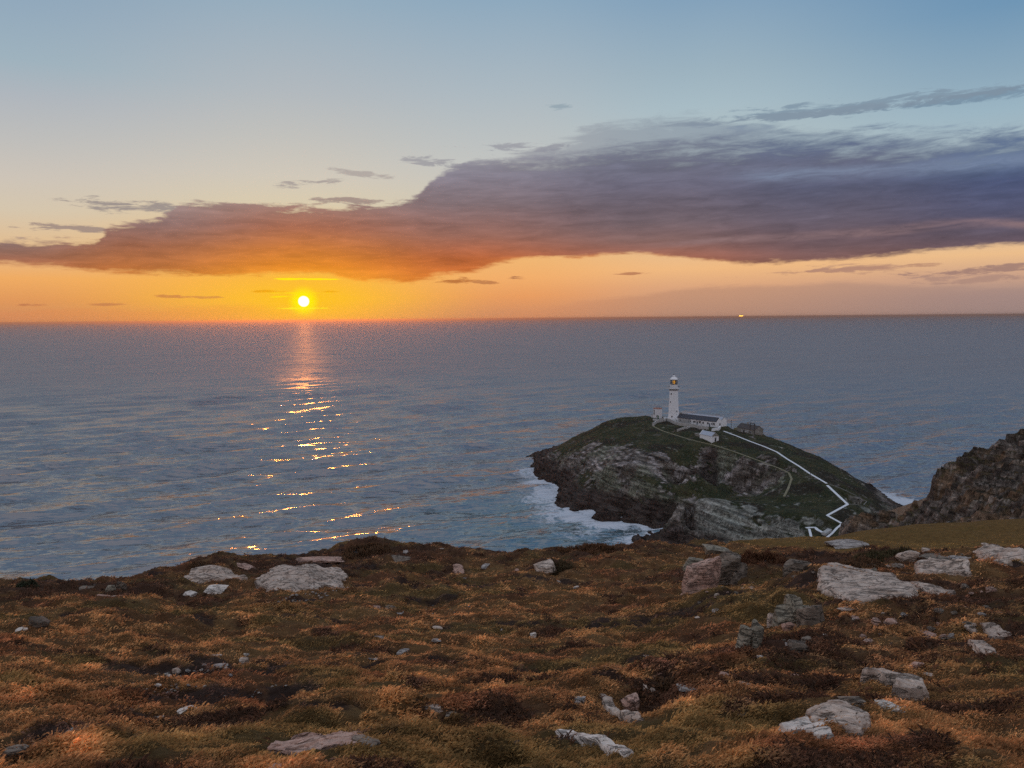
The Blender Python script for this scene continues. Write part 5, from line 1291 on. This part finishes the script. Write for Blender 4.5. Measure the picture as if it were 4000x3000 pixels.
bed('outcrop', [(860, 1225), (1000, 1195), (1110, 1190), (1260, 1245), (1265, 1300), (1200, 1355), (1060, 1340), (1000, 1310), (880, 1250)], O7, .24, 'pale', 'big cracked pale slab right half near the bottom edge', tiltx=-.3)
bed('outcrop', [(1200, 1010), (1275, 900), (1340, 895), (1440, 915), (1560, 960), (1620, 1035), (1580, 1045), (1400, 1035), (1420, 1000), (1330, 1010), (1280, 1000)], O7, .42, 'pale', 'large pale angular slab raised in the lower right turf', tiltx=-.35, raise_=(-.5, .2))
bed('rock', [(1280, 1155), (1340, 1150), (1440, 1165), (1480, 1195), (1380, 1195)], O7, .12, 'white', 'pale flat slab midway between the two big slabs', cat='rock')
bed('rock', [(1410, 1140), (1470, 1143), (1512, 1165), (1450, 1162)], O7, .10, 'white', 'shorter pale slab behind the midway flat one', cat='rock')
bed('rock', [(405, 1053), (480, 1052), (532, 1074), (470, 1080)], O7, .12, 'pale', 'lone thin pale slab in the lower right turf', cat='rock')
bed('outcrop', [(940, 350), (1060, 320), (1280, 326), (1450, 346), (1540, 385), (1535, 440), (1500, 455), (1290, 458), (1180, 462), (1080, 432), (950, 395)], O7, .34, 'pale', 'largest flat pale outcrop on the right slope', tiltx=-.28, raise_=(0, .2))
bed('outcrop', [(1470, 350), (1600, 360), (1790, 398), (1700, 415), (1590, 388)], O7, .30, 'pale', 'tapering slab trailing right from the largest outcrop', tiltx=-.3)
bed('outcrop', [(1540, 250), (1620, 233), (1720, 243), (1860, 272), (1890, 312), (1740, 306), (1600, 304), (1550, 300)], O7, .5, 'pale', 'broad crumpled pale rock of the far right ridge', dome=.6)
bed('outcrop', [(1900, 185), (2040, 176), (2230, 192), (2230, 228), (2060, 214), (2000, 202)], O7, .55, 'pale', 'long pale slab ending the ridge at the right edge')
bed('outcrop', [(1880, 238), (2010, 233), (2140, 260), (2060, 268), (1960, 258)], O7, .35, 'pale', 'narrow pale slab under the long one at the right edge')
bed('outcrop', [(1700, 548), (1800, 566), (1890, 606), (1790, 598)], O7, .18, 'pale', 'pale streaky slab upper of three near the right edge', tiltx=-.3)
bed('outcrop', [(1930, 652), (2060, 670), (2170, 708), (2020, 696)], O7, .16, 'pale', 'pale streaky slab farthest right of the three', tiltx=-.3)
bed('outcrop', [(1865, 713), (1960, 722), (2060, 765), (1940, 750)], O7, .14, 'pale', 'pale streaky slab lowest of the three near the right edge', tiltx=-.3)
bed('outcrop', [(1370, 1234), (1480, 1238), (1560, 1262), (1650, 1266), (1740, 1306), (1856, 1366), (1800, 1386), (1720, 1356), (1640, 1306), (1540, 1290), (1430, 1268)], O6, .16, 'white', 'long whitish slab slanting down right at the bottom edge', tiltx=-.5)
bed('rock', [(1640, 1036), (1720, 1046), (1800, 1086), (1890, 1116), (1915, 1162), (1840, 1146), (1760, 1100), (1690, 1079)], O6, .20, 'pale', 'long pale slab slanting down right below the pinkish boulder', tiltx=-.6, cat='rock')
bed('outcrop', [(1590, 262), (1700, 205), (1900, 191), (2040, 198), (2114, 240), (2085, 300), (1980, 296), (1900, 326), (1780, 352), (1690, 335), (1630, 300)], O5, .6, 'pale', 'large domed pale outcrop near the left cliff edge catching orange sunlight', dome=1.1, edge=.10, crack=.5)
bed('outcrop', [(1130, 268), (1180, 225), (1300, 208), (1420, 222), (1530, 262), (1400, 270), (1250, 280), (1140, 284)], O5, .50, 'pale', 'long low pale outcrop left of the domed one', dome=.7, crack=.6)
bed('outcrop', [(1640, 1440), (1800, 1350), (1950, 1318), (2080, 1328), (2225, 1290), (2260, 1350), (2200, 1440)], O5, .26, 'pink', 'big pinkish ridged slab cut by the bottom edge left of centre', tiltx=.5, crack=1.2)
bed('rock', [(740, 182), (800, 178), (812, 200), (770, 208), (745, 196)], O6, .25, 'pink', 'pale pink flat rock beside its twin near the brink', cat='rock')
# notable stones of the scree patch
for sx, sy, w, h, m_, lab in [(345, 1474, 20, 12, 'white', 'largest white block of the stony peat patch'), (381, 1448, 17, 14, 'pale', 'tan cornered block at the top of the stony patch'), (386, 1461, 16, 8, 'grey', 'blue grey block under the tan cornered one'),
                              (287, 1481, 10, 11, 'white', 'pale upright stone at the left of the stony patch'), (466, 1414, 24, 8, 'pale', 'low pale slab above the stony patch'), (532, 1410, 20, 9, 'white', 'white twin slab above right of the stony patch'),
                              (511, 1403, 13, 5, 'white', 'small white slab left of the white twin slab'), (478, 1435, 30, 9, 'grey', 'grey slab half in grass above the stony patch'), (527, 1426, 18, 14, 'pale', 'pale cracked stone right of the grey half buried slab'),
                              (314, 1487, 12, 6, 'white', 'white chip below the largest white block'), (443, 1472, 12, 8, 'white', 'white stone at the right end of the stony patch'), (366, 1460, 9, 7, 'white', 'white pebble left of the blue grey block')]:
    R('stone', sx, sy, w, h, 'slab' if w > h * 1.3 else 'boulder', m_, lab, 'stone', yaw=random.Random(sx).uniform(-.5, .5), sub=3)
rr = random.Random(4)
def scree(n, cx, cy, rx, ry, s0, s1, label, group, mats):
    base = None
    for i in range(n):
        a = rr.uniform(0, 6.28); k = math.sqrt(rr.random()); sx = cx + rx * k * math.cos(a) + ry * .0; sy = cy + ry * k * math.sin(a) - .18 * (sx - cx)
        c = gpt(sx, sy); w = rr.uniform(s0, s1) * np.linalg.norm(c - EYE) / 1661
        if i % 6 == 0:
            V, F = lump(1.0, rr.uniform(.6, .9), rr.uniform(.35, .6), 900 + i + int(cx), 2, layers=0, cuts=14)
            o = np_mesh('stone', V, F, RM[rr.choice(mats)], False); base = o
        else:
            o = base.copy(); COL.objects.link(o)
        o.location = (float(c[0]), float(c[1]), float(c[2] + w * .08)); o.scale = (w, w, w); o.rotation_euler = (rr.uniform(-.3, .3), rr.uniform(-.3, .3), rr.uniform(0, 6.28))
        tag(o, label, 'stone', group)
scree(62, 395, 1468, 115, 26, 3.5, 11, 'small pale stone strewn on the bare peat patch at lower left', 'stones strewn on the peat patch', ['white', 'grey', 'pale'])
scree(48, 665, 1289, 95, 9, 2.5, 8, 'small grey shard in the gravel under the domed outcrop', 'shards below the domed outcrop', ['grey', 'pale'])
scree(14, 955, 1318, 62, 14, 3, 7, 'small pebble on dark turf upper centre of the slope', 'pebbles on the dark turf', ['white', 'grey'])
scree(12, 545, 1500, 80, 18, 3, 6, 'tiny stone lying along the dark peat track', 'stones along the peat track', ['white', 'grey'])
scree(16, 1690, 1390, 60, 35, 5, 13, 'broken brown block tumbled on the front of the knoll', 'blocks tumbled on the knoll', ['dark', 'lichen'])

scree(34, 2010, 1335, 190, 62, 7, 26, 'small flat slab bedded in the heather on the right slope', 'slabs bedded in the right slope', ['pale', 'grey', 'dark', 'pink'])
scree(26, 1900, 1222, 300, 14, 6, 20, 'small rock showing through heather behind the largest flat outcrop', 'rocks in heather behind the outcrop', ['pale', 'dark', 'lichen'])
scree(22, 1560, 1275, 90, 25, 5, 12, 'broken stone fallen below the pinkish rock face', 'stones below the pinkish face', ['pink', 'dark', 'pale'])

# ------------------------------------------------------------------ heather bushes standing on their own
def bush(sx, sy, w, h, label, col1, col2, n=2600, cat='bush', name='heather_bush'):
    w, h = w * 1.25, h * .62; c = gpt(sx, sy + h * .4); k = np.linalg.norm(c - EYE) / 1661; W, Hh = w * k, h * k
    r_ = np.random.RandomState(int(sx)); a = r_.rand(n) * 6.283; rad = np.sqrt(r_.rand(n)); t = r_.rand(n)
    px = rad * np.cos(a) * W / 2; py = rad * np.sin(a) * W / 2 * .8
    topz = Hh * np.sqrt(np.maximum(1 - rad ** 2, .02)) * (.75 + .8 * fbm(px / W * 4 + sx, py / W * 4, 1.0, 3, 3)); pz = topz * (1 - .6 * t ** 2)
    gz_ = H_gr(px + c[0], py + c[1], False) - c[2]
    Lb = .035 * W + .05; th = r_.rand(n) * 6.28; ti = r_.rand(n) * 1.2
    d = np.stack([np.cos(th) * np.sin(ti), np.sin(th) * np.sin(ti), np.cos(ti)], -1) * (Lb * (.5 + r_.rand(n)))[:, None]
    s = np.stack([-np.sin(th), np.cos(th), 0 * th], -1) * (Lb * .16)
    P = np.stack([px, py, pz + gz_ - .05], -1); V = np.stack([P - s, P + s, P + d + s * .3, P + d - s * .3], 1).reshape(-1, 3)
    F = np.arange(n * 4).reshape(n, 4); cc = mixc(C(*col1), C(*col2), r_.rand(n)); 
    o = empty(name, (c[0], c[1], c[2]), 0, label, cat)
    np_mesh('foliage', V, F, HBM, False, {'col': np.repeat(cc, 4, 0)}, o)
    st_ = [bar((0, 0, -.1), (float(px[i] * .6), float(py[i] * .6), float(topz[i] * .7)), .012 + .006 * W, 5) for i in range(9)]
    mesh_obj('stems', *join(*st_), TIMBER, o)
    return o
DK, DR = (.12, .075, .045), (.21, .11, .06)
bush(1208, 1226, 58, 34, 'dark heather bush growing on the right side of the pale boulder', DK, (.10, .08, .04))
bush(790, 1188, 84, 18, 'rounded dark heather hump on the brink right of the glitter', DK, DR, 4000)
bush(1908, 1205, 96, 22, 'low dark green heather mound on the meadow edge', DK, (.09, .085, .04), 4500)
bush(60, 1260, 30, 18, 'small grey green shrub poking above the brink at the far left', (.05, .055, .035), (.08, .085, .05), 900, name='shrub')
bush(1265, 1186, 100, 14, 'long low brown heather mound on the brink right of centre', DR, (.12, .06, .03), 4500)
bush(1640, 1208, 84, 26, 'red brown heather bush behind the dark blocky crag', DR, (.13, .05, .03), 4500)
bush(440, 1220, 40, 16, 'dark straggly heather clump on the left brink', DK, DR, 1800)
bush(1430, 1480, 40, 22, 'dark heather tuft between the split rock and the angular slab', DK, DR, 2400)
bush(1850, 1215, 90, 20, 'dark heather spread over the knoll below the big meadow boulder', DK, DR, 4500)

# ------------------------------------------------------------------ haze
hz_m = bpy.data.materials.new('haze'); hz_m.use_nodes = True
for n_ in list(hz_m.node_tree.nodes): hz_m.node_tree.nodes.remove(n_)
_q = G(hz_m.node_tree); pv = _q.n('ShaderNodeVolumePrincipled')
pv.inputs['Color'].default_value = (*HAZE_C, 1); pv.inputs['Density'].default_value = HAZE_D; pv.inputs['Anisotropy'].default_value = HAZE_G
_o = _q.n('ShaderNodeOutputMaterial'); hz_m.node_tree.links.new(pv.outputs[0], _o.inputs['Volume'])
V, F = box(-90000, 90000, -90000, 90000, -24, 116)
hz = mesh_obj('haze', V, F, hz_m); tag(hz, 'thin sunset haze over the sea', 'haze', kind='stuff')
